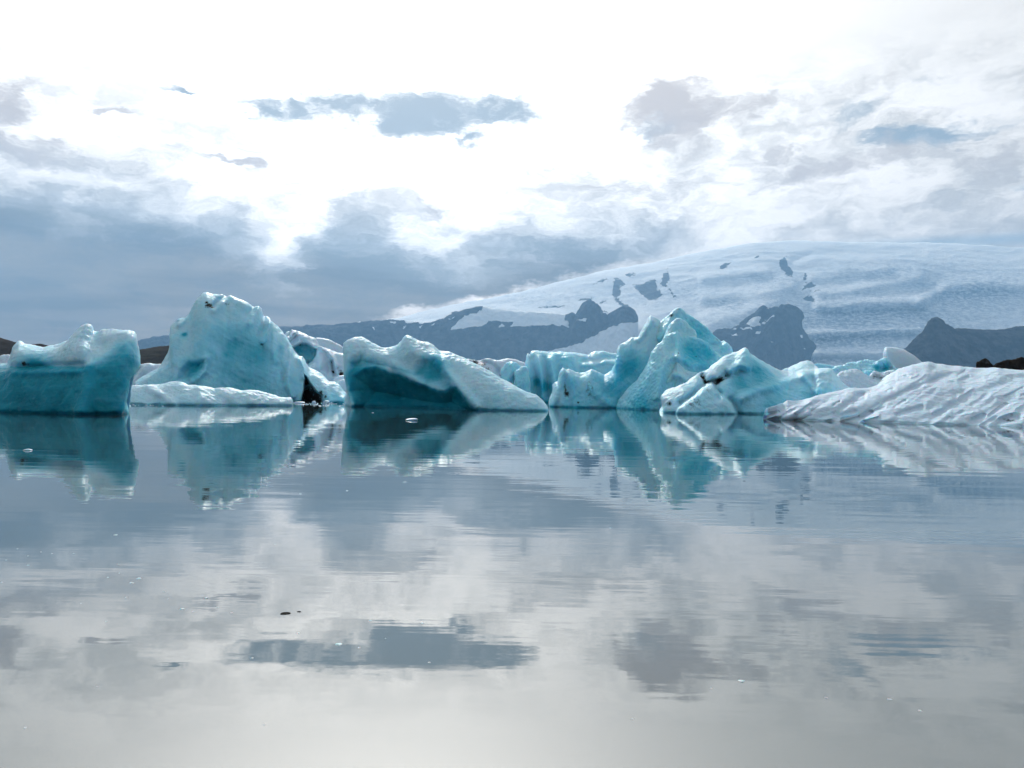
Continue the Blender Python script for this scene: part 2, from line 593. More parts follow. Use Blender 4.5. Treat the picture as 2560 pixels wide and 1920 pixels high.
def ice_material(name, clear=(.008, .20, .30), frost=(.57, .79, .91), dimple=0.0, scale=.9, glit=.5, light=(.30, .69, .86), vary=.75, tilt=(18, -24)):
    m, t, b, out = new_mat(name)
    geo = t.new('ShaderNodeNewGeometry')
    pos = geo.outputs['Position']
    cr = t.new('ShaderNodeAttribute', attribute_name='crust').outputs['Fac']
    di = t.new('ShaderNodeAttribute', attribute_name='dirt').outputs['Fac']
    n1 = t.noise(pos, .55, 5, .55)
    n2 = t.noise(pos, 5.0, 5, .6)
    n3 = t.noise(t.vmath('MULTIPLY', pos, (1, 1, .35)), 1.6, 6, .6)
    rot = t.new('ShaderNodeVectorRotate', rotation_type='EULER_XYZ')
    t.put(rot.inputs['Vector'], pos)
    rot.inputs['Rotation'].default_value = (R(tilt[0]), R(tilt[1]), 0)
    lay = t.noise(t.vmath('MULTIPLY', rot.outputs[0], (.35, .35, 3.4)), 1.0, 5, .6)     # old ice layers
    cf = t.math('ADD', cr, t.math('MULTIPLY', t.math('SUBTRACT', n1, .5), .50 * vary))
    cf = t.math('ADD', cf, t.math('MULTIPLY', t.math('SUBTRACT', lay, .5), .28 * vary))
    cf = t.math('ADD', cf, t.math('MULTIPLY', t.math('SUBTRACT', n3, .5), .25 * vary), clamp=True)
    mid = tuple(.5 * c + .5 * f for c, f in zip(clear, (.06, .60, .80)))
    base = t.ramp(cf, [(0, clear + (1,)), (.38, mid + (1,)), (.70, light + (1,)), (1, frost + (1,))])
    # fine grime frozen into the crust
    grime = t.math('MULTIPLY', t.range(t.noise(pos, 1.1, 5, .7), .56, .78), .16)
    base = t.mix(grime, base, (.34, .33, .32, 1))
    dmask = t.math('ADD', di, t.math('MULTIPLY', t.math('SUBTRACT', t.noise(t.vmath('MULTIPLY', pos, (1, 1, .6)), 4.5, 6, .78), .5), 1.9))
    dm = t.math('MULTIPLY', t.range(dmask, .25, .75), t.range(di, .04, .30))
    base = t.mix(dm, base, (.018, .016, .015, 1))
    t.put(b.inputs['Base Color'], base)
    sub = t.math('MULTIPLY', t.math('SUBTRACT', 1.0, dm), t.fmix(t.range(cf, .45, .95), 1.0, .55))
    t.put(b.inputs['Subsurface Weight'], sub)
    b.inputs['Subsurface Radius'].default_value = (.10, .55, .80)
    t.put(b.inputs['Subsurface Scale'], t.fmix(cf, scale, scale * .22))
    t.put(b.inputs['Roughness'], t.fmix(cf, .24, .52))
    b.inputs['IOR'].default_value = 1.31
    b.inputs['Specular IOR Level'].default_value = .18
    h = t.math('ADD', t.math('MULTIPLY', n2, .032), t.math('MULTIPLY', t.noise(pos, 22.0, 3, .5), .006 * glit * 2))
    h = t.math('ADD', h, t.math('MULTIPLY', n3, .06))
    h = t.math('ADD', h, t.math('MULTIPLY', lay, .07))
    if dimple:
        vo = t.new('ShaderNodeTexVoronoi', feature='SMOOTH_F1')
        t.put(vo.inputs['Vector'], pos)
        vo.inputs['Scale'].default_value = 2.9
        h = t.math('ADD', h, t.math('MULTIPLY', vo.outputs['Distance'], -dimple))
    bp = t.new('ShaderNodeBump')
    bp.inputs['Strength'].default_value = .8
    bp.inputs['Distance'].default_value = 1.0
    t.put(bp.inputs['Height'], h)
    t.l.new(bp.outputs[0], b.inputs['Normal'])
    return m

M_ICE = ice_material('weathered_ice')
M_BLUE = ice_material('clear_blue_ice', clear=(.012, .27, .40), scale=1.6, tilt=(-12, 30))
M_DEEP = ice_material('deep_teal_ice', clear=(.001, .175, .26), scale=1.6, tilt=(6, 8))
M_DIMPLE = ice_material('melt_dimpled_ice', clear=(.05, .42, .58), frost=(.58, .80, .90), light=(.32, .73, .89), tilt=(30, 40), dimple=.16, scale=1.3, glit=1.2)
M_SNOWICE = ice_material('white_crusted_ice', clear=(.05, .28, .36), frost=(.56, .715, .85), scale=.4, light=(.46, .66, .80), vary=.55)

def simple_mat(name, c1, c2, scale, bump=.3, rough=.9, c3=None, detail=8):
    m, t, b, out = new_mat(name)
    geo = t.new('ShaderNodeNewGeometry')
    pos = geo.outputs['Position']
    n = t.noise(pos, scale, detail, .62)
    base = t.mix(t.range(n, .38, .64), c1 + (1,), c2 + (1,))
    if c3:
        base = t.mix(t.range(t.noise(pos, scale * .37, detail, .65), .52, .66), base, c3 + (1,))
    t.put(b.inputs['Base Color'], base)
    b.inputs['Roughness'].default_value = rough
    b.inputs['Specular IOR Level'].default_value = .03
    bp = t.new('ShaderNodeBump')
    bp.inputs['Strength'].default_value = .9
    bp.inputs['Distance'].default_value = bump
    t.put(bp.inputs['Height'], n)
    t.l.new(bp.outputs[0], b.inputs['Normal'])
    return m

M_MORAINE = simple_mat('moraine_earth', (.010, .007, .0055), (.026, .018, .013), .02, 4.0, c3=(.024, .021, .012))
M_DIRTICE = simple_mat('ash_covered_ice', (.012, .011, .010), (.030, .026, .023), .8, .2, c3=(.30, .27, .25))
M_GRIT = simple_mat('black_grit', (.01, .01, .01), (.03, .03, .028), 30, .01)

def mountain_material():
    m, t, b, out = new_mat('mountain_rock_and_snow')
    geo = t.new('ShaderNodeNewGeometry')
    pos = geo.outputs['Position']
    sn = t.new('ShaderNodeAttribute', attribute_name='crust').outputs['Fac']
    n = t.noise(pos, .004, 9, .65)
    n2 = t.noise(t.vmath('MULTIPLY', pos, (1, .4, 1.4)), .012, 7, .66)
    mask = t.range(t.math('ADD', sn, t.math('MULTIPLY', t.math('SUBTRACT', n2, .5), 1.3)), .42, .54)
    gul = t.noise(t.vmath('MULTIPLY', pos, (1, 1, .35)), .011, 8, .68)
    rock = t.mix(t.range(gul, .40, .66), (.007, .010, .015, 1), (.060, .064, .072, 1))
    snow = t.mix(t.range(n, .35, .7), (.92, .93, .93, 1), (.80, .85, .88, 1))
    t.put(b.inputs['Base Color'], t.mix(mask, rock, snow))
    b.inputs['Roughness'].default_value = .9
    b.inputs['Specular IOR Level'].default_value = .03
    bp = t.new('ShaderNodeBump')
    bp.inputs['Strength'].default_value = .7
    bp.inputs['Distance'].default_value = 60.0
    t.put(bp.inputs['Height'], n)
    t.l.new(bp.outputs[0], b.inputs['Normal'])
    return m
M_MOUNT = mountain_material()

def glacier_material():
    m, t, b, out = new_mat('glacier_snow')
    geo = t.new('ShaderNodeNewGeometry')
    pos = geo.outputs['Position']
    sn = t.new('ShaderNodeAttribute', attribute_name='crust').outputs['Fac']
    cv = t.new('ShaderNodeAttribute', attribute_name='crevasse').outputs['Fac']
    n = t.noise(t.vmath('MULTIPLY', pos, (1, .5, 2.2)), .017, 9, .74)
    n2 = t.noise(pos, .0025, 8, .62)
    rmask = t.range(t.math('ADD', sn, t.math('MULTIPLY', t.math('SUBTRACT', t.noise(pos, .018, 6, .7), .5), 1.5)), .42, .54)
    snow = t.mix(t.range(n2, .35, .7), (.92, .93, .93, 1), (.84, .88, .90, 1))
    ice = t.mix(t.range(n, .44, .60), (.28, .38, .48, 1), (.93, .95, .96, 1))
    snow = t.mix(cv, snow, ice)
    rock = t.mix(n, (.012, .014, .018, 1), (.035, .036, .040, 1))
    t.put(b.inputs['Base Color'], t.mix(rmask, rock, snow))
    b.inputs['Roughness'].default_value = .85
    b.inputs['Specular IOR Level'].default_value = .1
    bp = t.new('ShaderNodeBump')
    bp.inputs['Strength'].default_value = .8
    t.put(bp.inputs['Distance'], t.fmix(cv, 25.0, 70.0))
    t.put(bp.inputs['Height'], n)
    t.l.new(bp.outputs[0], b.inputs['Normal'])
    return m
M_GLAC = glacier_material()

def water_material():
    m, t, b, out = new_mat('lagoon_water')
    geo = t.new('ShaderNodeNewGeometry')
    pos = geo.outputs['Position']
    b.inputs['Base Color'].default_value = (.034, .058, .060, 1)
    b.inputs['Roughness'].default_value = .012
    b.inputs['IOR'].default_value = 1.40
    calm = t.range(t.noise(t.vmath('MULTIPLY', pos, (.25, 1, 1)), .10, 4, .5), .36, .66, .25, 1.0)
    h1 = t.noise(t.vmath('MULTIPLY', pos, (.20, 1, 1)), 1.5, 3, .5)
    h2 = t.noise(t.vmath('MULTIPLY', pos, (.38, 1.0, 1)), 5.5, 3, .5)
    h3 = t.noise(t.vmath('MULTIPLY', pos, (.16, 1, 1)), .5, 2, .5)
    h = t.math('ADD', t.math('MULTIPLY', h1, .0055), t.math('MULTIPLY', h2, .00055))
    h = t.math('MULTIPLY', h, calm)
    h = t.math('ADD', h, t.math('MULTIPLY', h3, .0075))
    bp = t.new('ShaderNodeBump')
    bp.inputs['Strength'].default_value = 1.0
    bp.inputs['Distance'].default_value = 1.0
    t.put(bp.inputs['Height'], h)
    t.l.new(bp.outputs[0], b.inputs['Normal'])
    gl = t.new('ShaderNodeBsdfGlossy')
    gl.inputs['Color'].default_value = (.97, .97, .95, 1)
    gl.inputs['Roughness'].default_value = .012
    t.l.new(bp.outputs[0], gl.inputs['Normal'])
    mx = t.new('ShaderNodeMixShader')
    mx.inputs[0].default_value = .22
    t.l.new(b.outputs[0], mx.inputs[1])
    t.l.new(gl.outputs[0], mx.inputs[2])
    t.l.new(mx.outputs[0], out.inputs['Surface'])
    return m
M_WATER = water_material()

# ---------------------------------------------------------------- water
me = bpy.data.meshes.new('water')
S = 24000.0  # half width
xs = [-S, -3000, -400, 400, 3000, S]
ys = [-150.0, 300.0, 3000.0, 14600.0]
vv = [(x, y, 0.0) for y in ys for x in xs]
ff = [(j * 6 + i, j * 6 + i + 1, (j + 1) * 6 + i + 1, (j + 1) * 6 + i) for j in range(3) for i in range(5)]
me.from_pydata(vv, [], ff)
me.materials.append(M_WATER)
water = bpy.data.objects.new('water', me)
col.objects.link(water)
tag(water, 'calm grey glacial lagoon water mirroring the clouds and icebergs', kind='structure')

def Z(n, pts):
    X0, Y0, k = {1: (0, 700, .217), 2: (320, 700, .25316), 3: (820, 780, .26221), 4: (1160, 740, .25316), 5: (1540, 740, .25316),
                 6: (1880, 740, .30742), 7: (960, 560, .37975), 8: (1760, 560, .36166), 9: (2380, 840, .08137), 10: (0, 0, K), 11: (680, 800, .14464), 12: (1900, 840, .18083)}[n]
    return [(X0 + k * p[0], Y0 + k * p[1]) + tuple(p[2:]) for p in pts]

# ================================================================ LAND
# ---- the ice cap with its outlet glaciers
def rockpolys(G, nf, PX, PY, polys=None):
    return {}
nunataks = [
    Z(7, [(1500, 440), (1520, 375), (1560, 370), (1590, 400), (1550, 420), (1560, 470), (1530, 480), (1600, 530), (1635, 560), (1625, 580), (1560, 540), (1515, 490)]),
    Z(7, [(1640, 405), (1700, 400), (1760, 370), (1790, 375), (1800, 420), (1830, 470), (1790, 500), (1740, 500), (1700, 460), (1660, 430)]),
    Z(7, [(1820, 400), (1840, 330), (1870, 310), (1885, 350), (1880, 380), (1860, 400), (1890, 440), (1925, 490), (1900, 485), (1865, 420)]),
    Z(7, [(1590, 350), (1640, 330), (1660, 345), (1620, 365)]),
    Z(7, [(1370, 410), (1430, 385), (1490, 378), (1440, 395)]), Z(7, [(1420, 520), (1440, 500), (1468, 494), (1435, 512)]),
    Z(7, [(1020, 555), (1120, 543), (1195, 548), (1100, 560)]),
    Z(7, [(1280, 495), (1350, 480), (1400, 488), (1320, 500)]),
    Z(8, [(520, 265), (545, 230), (570, 225), (565, 260), (590, 300), (615, 330), (610, 372), (575, 370), (550, 330), (525, 320)]),
    Z(8, [(345, 240), (360, 222), (380, 220), (375, 250)]), Z(8, [(110, 315), (120, 290), (150, 268), (185, 270), (160, 300), (130, 322)]),
    Z(8, [(685, 400), (690, 365), (700, 348), (708, 385), (708, 410)]),
    Z(8, [(680, 472), (690, 440), (725, 420), (745, 395), (755, 420), (775, 440), (760, 452), (720, 462)]),
    Z(8, [(670, 525), (720, 510), (745, 500), (765, 530), (768, 555), (720, 548), (690, 540)]),
    Z(8, [(735, 480), (770, 475), (795, 472), (750, 488)]),
]
def glac_attr(G, nf, PX, PY):
    q = np.stack([PX / 60, PY / 40, 0 * PX], -1)
    wob = 9 * fbm(q * 4, 4)
    rock = np.full(PX.shape, 1.0)
    for poly in nunataks:
        sd = seg_dist(PX, PY, poly, True) + wob * .6
        rock = np.minimum(rock, np.clip(.5 + sd / 14.0, 0, 1))
    # dark medial moraine and crevassed icefalls
    crev = np.zeros(PX.shape)
    for x, y, rx, ry, v in [(2150, 800, 330, 75, .9), (2420, 735, 190, 60, .9), (2090, 850, 200, 40, 1.0), (1830, 765, 70, 25, .7), (1640, 870, 200, 40, .6),
                            (2000, 905, 260, 14, .8), (2250, 690, 260, 35, .6), (1950, 705, 150, 35, .5), (1700, 735, 160, 30, .5), (1350, 745, 200, 25, .3), (1500, 840, 140, 50, .35)]:
        crev = np.maximum(crev, v * np.exp(-((PX - x) / rx) ** 2 - ((PY - y) / ry) ** 2))
    n = G.shape[0] - nf
    ext = lambda a: np.concatenate([a, np.repeat(a[-1:], n, 0)])
    return {'crust': ext(rock), 'crevasse': ext(np.clip(crev + .25 * wob / 5 * (crev > .1), 0, 1))}
g_crest = [(560, 870), (700, 850), (800, 835), (880, 812), (1000, 800), (1090, 772), (1180, 752), (1300, 728), (1420, 702), (1540, 678), (1640, 656), (1760, 628), (1900, 606),
           (2050, 602), (2200, 606), (2350, 612), (2560, 622), (2750, 632), (2950, 660)]
gl_strokes = [
    (Z(8, [(800, 580), (1000, 575), (1250, 558), (1500, 545)]), 14, -260), (Z(8, [(740, 770), (1000, 755), (1200, 738), (1500, 740)]), 12, -220),
    (Z(8, [(60, 690), (250, 640), (400, 580), (480, 560)]), 30, -250), (Z(8, [(1500, 540), (1700, 440), (2000, 430), (2212, 440)]), 16, -200),
    (Z(8, [(0, 520), (200, 500), (420, 480), (600, 440)]), 15, -180), (Z(8, [(0, 380), (200, 360), (420, 350)]), 12, -150),
    (Z(8, [(800, 490), (1000, 480), (1250, 420), (1480, 380)]), 14, -160), (Z(8, [(760, 380), (1000, 330), (1250, 330)]), 16, -140),
    (Z(8, [(480, 960), (800, 900), (1240, 905)]), 10, -160), (Z(7, [(1200, 850), (1400, 760), (1560, 690), (1700, 680)]), 26, -260),
    (Z(7, [(640, 600), (900, 600), (1180, 640)]), 16, -120), (Z(8, [(620, 260), (760, 200), (1100, 190), (1500, 190)]), 12, 120),
]
glacier = loft('glacier', M_GLAC, g_crest, D=[(560, 8700), (1500, 8900), (2950, 8600)], depth=4800, ns=760, nt=300, wy=.3, prof=2, round_=.45, smooth=3,
               strokes=gl_strokes, crust=1.0, noise=((70, 1300, 6, False), (20, 300, 5, True)), aniso=(0, 1.6, 1.6, .6), skirt=.6, fine=None, notch=0, back=.12, tip=.5, extra_attr=glac_attr)
tag(glacier, 'broad pale ice cap with crevassed outlet glaciers behind the lagoon', kind='structure')

def snow_attr_above(polys_snow, polys_width=5.0):
    def fn(G, nf, PX, PY):
        sn = np.full(PX.shape, .17)
        wob = 3 * fbm(np.stack([PX / 14, PY / 9, 0 * PX], -1), 3)
        for poly in polys_snow:
            sd = seg_dist(PX, PY, poly, True) + wob
            sn = np.maximum(sn, np.clip(.5 - sd / polys_width * .5, 0, 1))
        n = G.shape[0] - nf
        return {'crust': np.concatenate([sn, np.repeat(sn[-1:], n, 0)])}
    return fn

# ---- dark mountain flank under the snow, left and centre
m1_crest = [(300, 866), (345, 858), (380, 850), (420, 846), (480, 842), (560, 838), (640, 832), (705, 823), (750, 821), (800, 815), (880, 813), (960, 806)] + Z(7, [
    (130, 652), (260, 664), (340, 655), (400, 636), (450, 600), (560, 572), (640, 560), (700, 572), (800, 585), (950, 592), (1100, 604), (1205, 612), (1240, 602), (1260, 622),
    (1310, 628), (1328, 590), (1325, 572), (1332, 545), (1345, 532), (1350, 514), (1357, 508), (1364, 522), (1378, 520), (1388, 536), (1402, 531), (1412, 549), (1421, 552), (1424, 574), (1440, 588), (1455, 585), (1470, 606), (1500, 610), (1512, 592), (1530, 600), (1545, 573), (1560, 581), (1578, 556), (1600, 570), (1618, 564), (1640, 580), (1655, 612), (1662, 690), (1660, 760), (1665, 860)])
snow1 = [Z(7, [(1656, 652), (1560, 668), (1490, 690), (1420, 725), (1300, 785), (1200, 822), (1080, 850), (1000, 890), (1000, 1100), (1800, 1100), (1800, 640)]),
         Z(7, [(440, 716), (480, 662), (540, 622), (600, 602), (640, 580), (660, 540), (1190, 560), (1192, 640), (1212, 692), (1180, 681), (1100, 678), (1000, 681), (920, 686), (835, 686), (850, 662), (780, 655), (690, 652), (640, 690), (560, 693)]),
         Z(7, [(140, 668), (130, 640), (400, 600), (450, 600), (400, 640), (340, 658), (260, 668)]),
         Z(7, [(30, 660), (80, 660), (80, 668), (40, 672)]), Z(7, [(125, 690), (150, 686), (130, 704)]), Z(7, [(225, 690), (260, 680), (240, 700)]), Z(7, [(300, 690), (340, 672), (330, 684)]),
         Z(7, [(430, 640), (470, 630), (440, 640)]), Z(7, [(1280, 640), (1330, 628), (1320, 655), (1290, 655)]), Z(7, [(1440, 585), (1490, 600), (1460, 610)]), Z(7, [(1490, 765), (1560, 755), (1500, 770)]),
         Z(7, [(1200, 640), (1215, 690), (1195, 680)]), Z(3, [(425, 165), (470, 210), (440, 190)]), Z(3, [(580, 125), (650, 120), (600, 135)]),
         Z(3, [(710, 175), (745, 158), (730, 178)]), Z(7, [(760, 690), (775, 665), (790, 685)])]
mountain = loft('mountain', M_MOUNT, m1_crest, D=[(300, 8200), (1000, 8600), (1700, 8900)], depth=900, ns=1000, nt=150, wy=.6, prof=2, round_=.2, smooth=.5, crust=0, crust_top=0,
                noise=((24, 900, 5, True), (16, 170, 4, True)), skirt=.6, fine=(9, 70, 3, True), notch=0, back=.35, tip=.3, extra_attr=snow_attr_above(snow1))
tag(mountain, 'long dark rocky mountain flank below the snowfields', kind='structure')

# ---- rock spur in the middle of the glacier
m2_crest = [(1690, 962)] + Z(8, [(0, 830), (60, 770), (100, 740), (180, 732), (230, 712), (300, 705), (290, 680), (255, 690), (330, 640), (390, 600), (412, 576), (432, 592), (470, 600), (488, 584), (520, 592), (538, 568), (560, 572), (585, 560), (620, 574), (645, 584), (672, 604), (690, 640),
                                 (660, 660), (680, 720), (720, 790), (760, 850), (740, 880), (640, 910), (520, 930), (430, 950), (400, 1000)])
snow2 = [Z(8, [(290, 700), (340, 665), (380, 655), (375, 690), (395, 715), (330, 715)]), Z(8, [(395, 705), (440, 670), (480, 630), (485, 640), (450, 680), (410, 705)]),
         Z(8, [(180, 740), (220, 735), (200, 748)]), Z(8, [(255, 730), (320, 722), (330, 735), (270, 742)]), Z(8, [(190, 778), (225, 768), (230, 780), (200, 788)]),
         Z(8, [(360, 758), (392, 752), (385, 765), (360, 766)]), Z(8, [(130, 755), (150, 750), (145, 762)]), Z(8, [(655, 780), (668, 775), (665, 805)]), Z(8, [(675, 868), (700, 868), (685, 880)]),
         Z(8, [(455, 808), (470, 822), (462, 820)]), Z(8, [(420, 600), (460, 585), (500, 560), (470, 590)])]
rock = loft('mountain', M_MOUNT, m2_crest, D=8300, depth=700, ns=700, nt=150, wy=.6, prof=2, round_=.2, smooth=.5, crust=0, crust_top=0,
            noise=((20, 700, 5, True), (14, 150, 4, True)), skirt=.6, fine=(9, 70, 3, True), notch=0, back=.35, tip=.3, extra_attr=snow_attr_above(snow2))
tag(rock, 'blue-grey rock spur with snow patches rising out of the glacier', kind='structure')

# ---- dark ridge on the right
m3_crest = Z(8, [(1250, 960), (1330, 905), (1400, 860), (1450, 815), (1490, 770), (1515, 755), (1535, 715), (1560, 680), (1580, 662), (1605, 655), (1640, 668), (1660, 700), (1700, 720), (1735, 735), (1800, 738),
                 (1900, 738), (1960, 745), (2050, 740), (2100, 732), (2150, 722), (2212, 715), (2350, 690), (2500, 700), (2700, 760), (2950, 900)])
ridge = loft('mountain', M_MOUNT, m3_crest, D=5200, depth=500, ns=400, nt=120, wy=.5, prof=2, round_=.25, smooth=.8, crust=0, crust_top=0,
             noise=((10, 500, 5, True), (7, 90, 4, True)), skirt=.6, fine=(5, 45, 3, True), notch=0, back=.5, tip=.3)
tag(ridge, 'dark blue rock ridge with a blunt knob at the right', kind='structure')

# ---- brown moraine hills at the left
h1 = Z(1, [(-1500, 500), (-700, 520), (-300, 570), (0, 665), (80, 690), (180, 722), (300, 730), (400, 735), (470, 732), (560, 765), (700, 850), (900, 950), (1000, 1100)])
hill = loft('hill', M_MORAINE, h1, D=720, depth=90, ns=260, nt=90, wy=.3, smooth=1.0, crust=0, noise=((2.2, 40, 5, False),), skirt=.6, fine=None, notch=0, round_=.3, back=.6)
tag(hill, 'dark brown moraine hill behind the leftmost iceberg', kind='structure')
h2 = Z(1, [(1100, 1100), (1300, 920), (1450, 860), (1600, 815), (1690, 795), (1780, 775), (1850, 768), (1960, 758), (2100, 750), (2350, 770), (2700, 830), (3000, 1000)])
hill = loft('hill', M_MORAINE, h2, D=900, depth=90, ns=260, nt=90, wy=.3, smooth=1.0, crust=0, noise=((2.2, 40, 5, False),), skirt=.6, fine=None, notch=0, round_=.3, back=.6)
tag(hill, 'dark brown moraine hill seen between the two left icebergs', kind='structure')

# ================================================================ ICEBERGS
def berg(*a, label, **k):
    o = loft(*a, **k)
    recentre(o)
    return tag(o, label, 'iceberg', 'icebergs floating in the lagoon')

# ---- 1: leftmost, teal slab with white top
c = Z(1, [(-520, 1500), (-480, 1200), (-400, 1060), (-250, 1000), (-50, 985), (90, 978), (128, 900), (158, 770), (220, 712), (290, 735), (380, 752), (500, 772), (620, 755), (700, 735), (760, 705), (800, 668), (860, 600),
          (930, 535), (1000, 507), (1050, 515), (1080, 548), (1072, 582), (1120, 590), (1180, 575), (1200, 570), (1230, 582), (1290, 573), (1380, 583), (1480, 588), (1545, 603), (1565, 640), (1582, 710), (1600, 800), (1622, 965),
          (1560, 985), (1520, 1030), (1500, 1110), (1483, 1230), (1470, 1300), (1452, 1390), (1468, 1450), (1492, 1530)])
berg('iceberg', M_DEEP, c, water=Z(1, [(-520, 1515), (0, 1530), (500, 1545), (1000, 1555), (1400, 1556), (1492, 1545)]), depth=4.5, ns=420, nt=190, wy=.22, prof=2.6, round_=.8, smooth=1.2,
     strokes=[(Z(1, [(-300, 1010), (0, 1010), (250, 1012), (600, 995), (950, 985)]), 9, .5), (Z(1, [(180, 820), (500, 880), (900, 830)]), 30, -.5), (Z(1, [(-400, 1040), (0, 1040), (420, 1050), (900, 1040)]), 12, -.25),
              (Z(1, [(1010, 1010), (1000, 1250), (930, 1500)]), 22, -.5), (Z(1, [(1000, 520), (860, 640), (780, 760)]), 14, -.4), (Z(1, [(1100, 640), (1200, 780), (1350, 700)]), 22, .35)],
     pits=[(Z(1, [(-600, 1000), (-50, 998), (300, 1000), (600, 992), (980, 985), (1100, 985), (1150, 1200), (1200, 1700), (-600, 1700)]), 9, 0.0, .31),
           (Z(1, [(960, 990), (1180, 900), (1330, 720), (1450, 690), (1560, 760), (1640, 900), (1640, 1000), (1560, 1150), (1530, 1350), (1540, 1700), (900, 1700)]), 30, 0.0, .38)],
     crust=.80, crust_top=.15, patches=[(Z(1, [(1320, 1080)])[0] + (40, .46)), (Z(1, [(300, 1420)])[0] + (70, .10)), (Z(1, [(-200, 1420)])[0] + (70, .10)), (Z(1, [(700, 1480)])[0] + (40, .14)), (Z(1, [(1440, 1300)])[0] + (20, .50)), (Z(1, [(960, 1450)])[0] + (14, .42)), (Z(1, [(1240, 1180)])[0] + (36, .22)), (Z(1, [(350, 1050)])[0] + (40, .22)),  # patches paint light passing through the wall: bright right, dark lower left
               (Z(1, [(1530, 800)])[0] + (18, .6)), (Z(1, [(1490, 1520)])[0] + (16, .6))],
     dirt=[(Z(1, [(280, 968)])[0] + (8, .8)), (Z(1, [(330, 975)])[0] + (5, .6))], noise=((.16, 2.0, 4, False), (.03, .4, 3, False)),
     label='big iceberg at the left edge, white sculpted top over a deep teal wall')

# ---- small white pieces behind it
berg('iceberg', M_SNOWICE, Z(1, [(-260, 1000), (-150, 900), (-30, 885), (40, 866), (110, 870), (138, 895), (150, 940), (170, 1050)]), D=58, depth=2, ns=120, nt=60, noise=((.12, 1.5, 4, False),), crust=.9,
     label='small rounded white ice lump showing behind the leftmost iceberg at the picture edge')
berg('iceberg', M_SNOWICE, Z(1, [(1380, 1300), (1480, 1130), (1530, 1050), (1570, 1005), (1620, 978), (1720, 962), (1790, 970), (1850, 972), (1950, 1030), (2100, 1200)]), D=92, depth=3, ns=160, nt=70,
     strokes=[(Z(1, [(1720, 965), (1600, 1080), (1520, 1200)]), 10, -.5)], pits=[(Z(1, [(1500, 1200), (1530, 1080), (1600, 1000), (1650, 1000), (1560, 1120), (1510, 1220)]), 6, .5, .45)],
     noise=((.18, 2, 4, False),), crust=.85, label='low white ice hump between the leftmost iceberg and the tall rounded one')

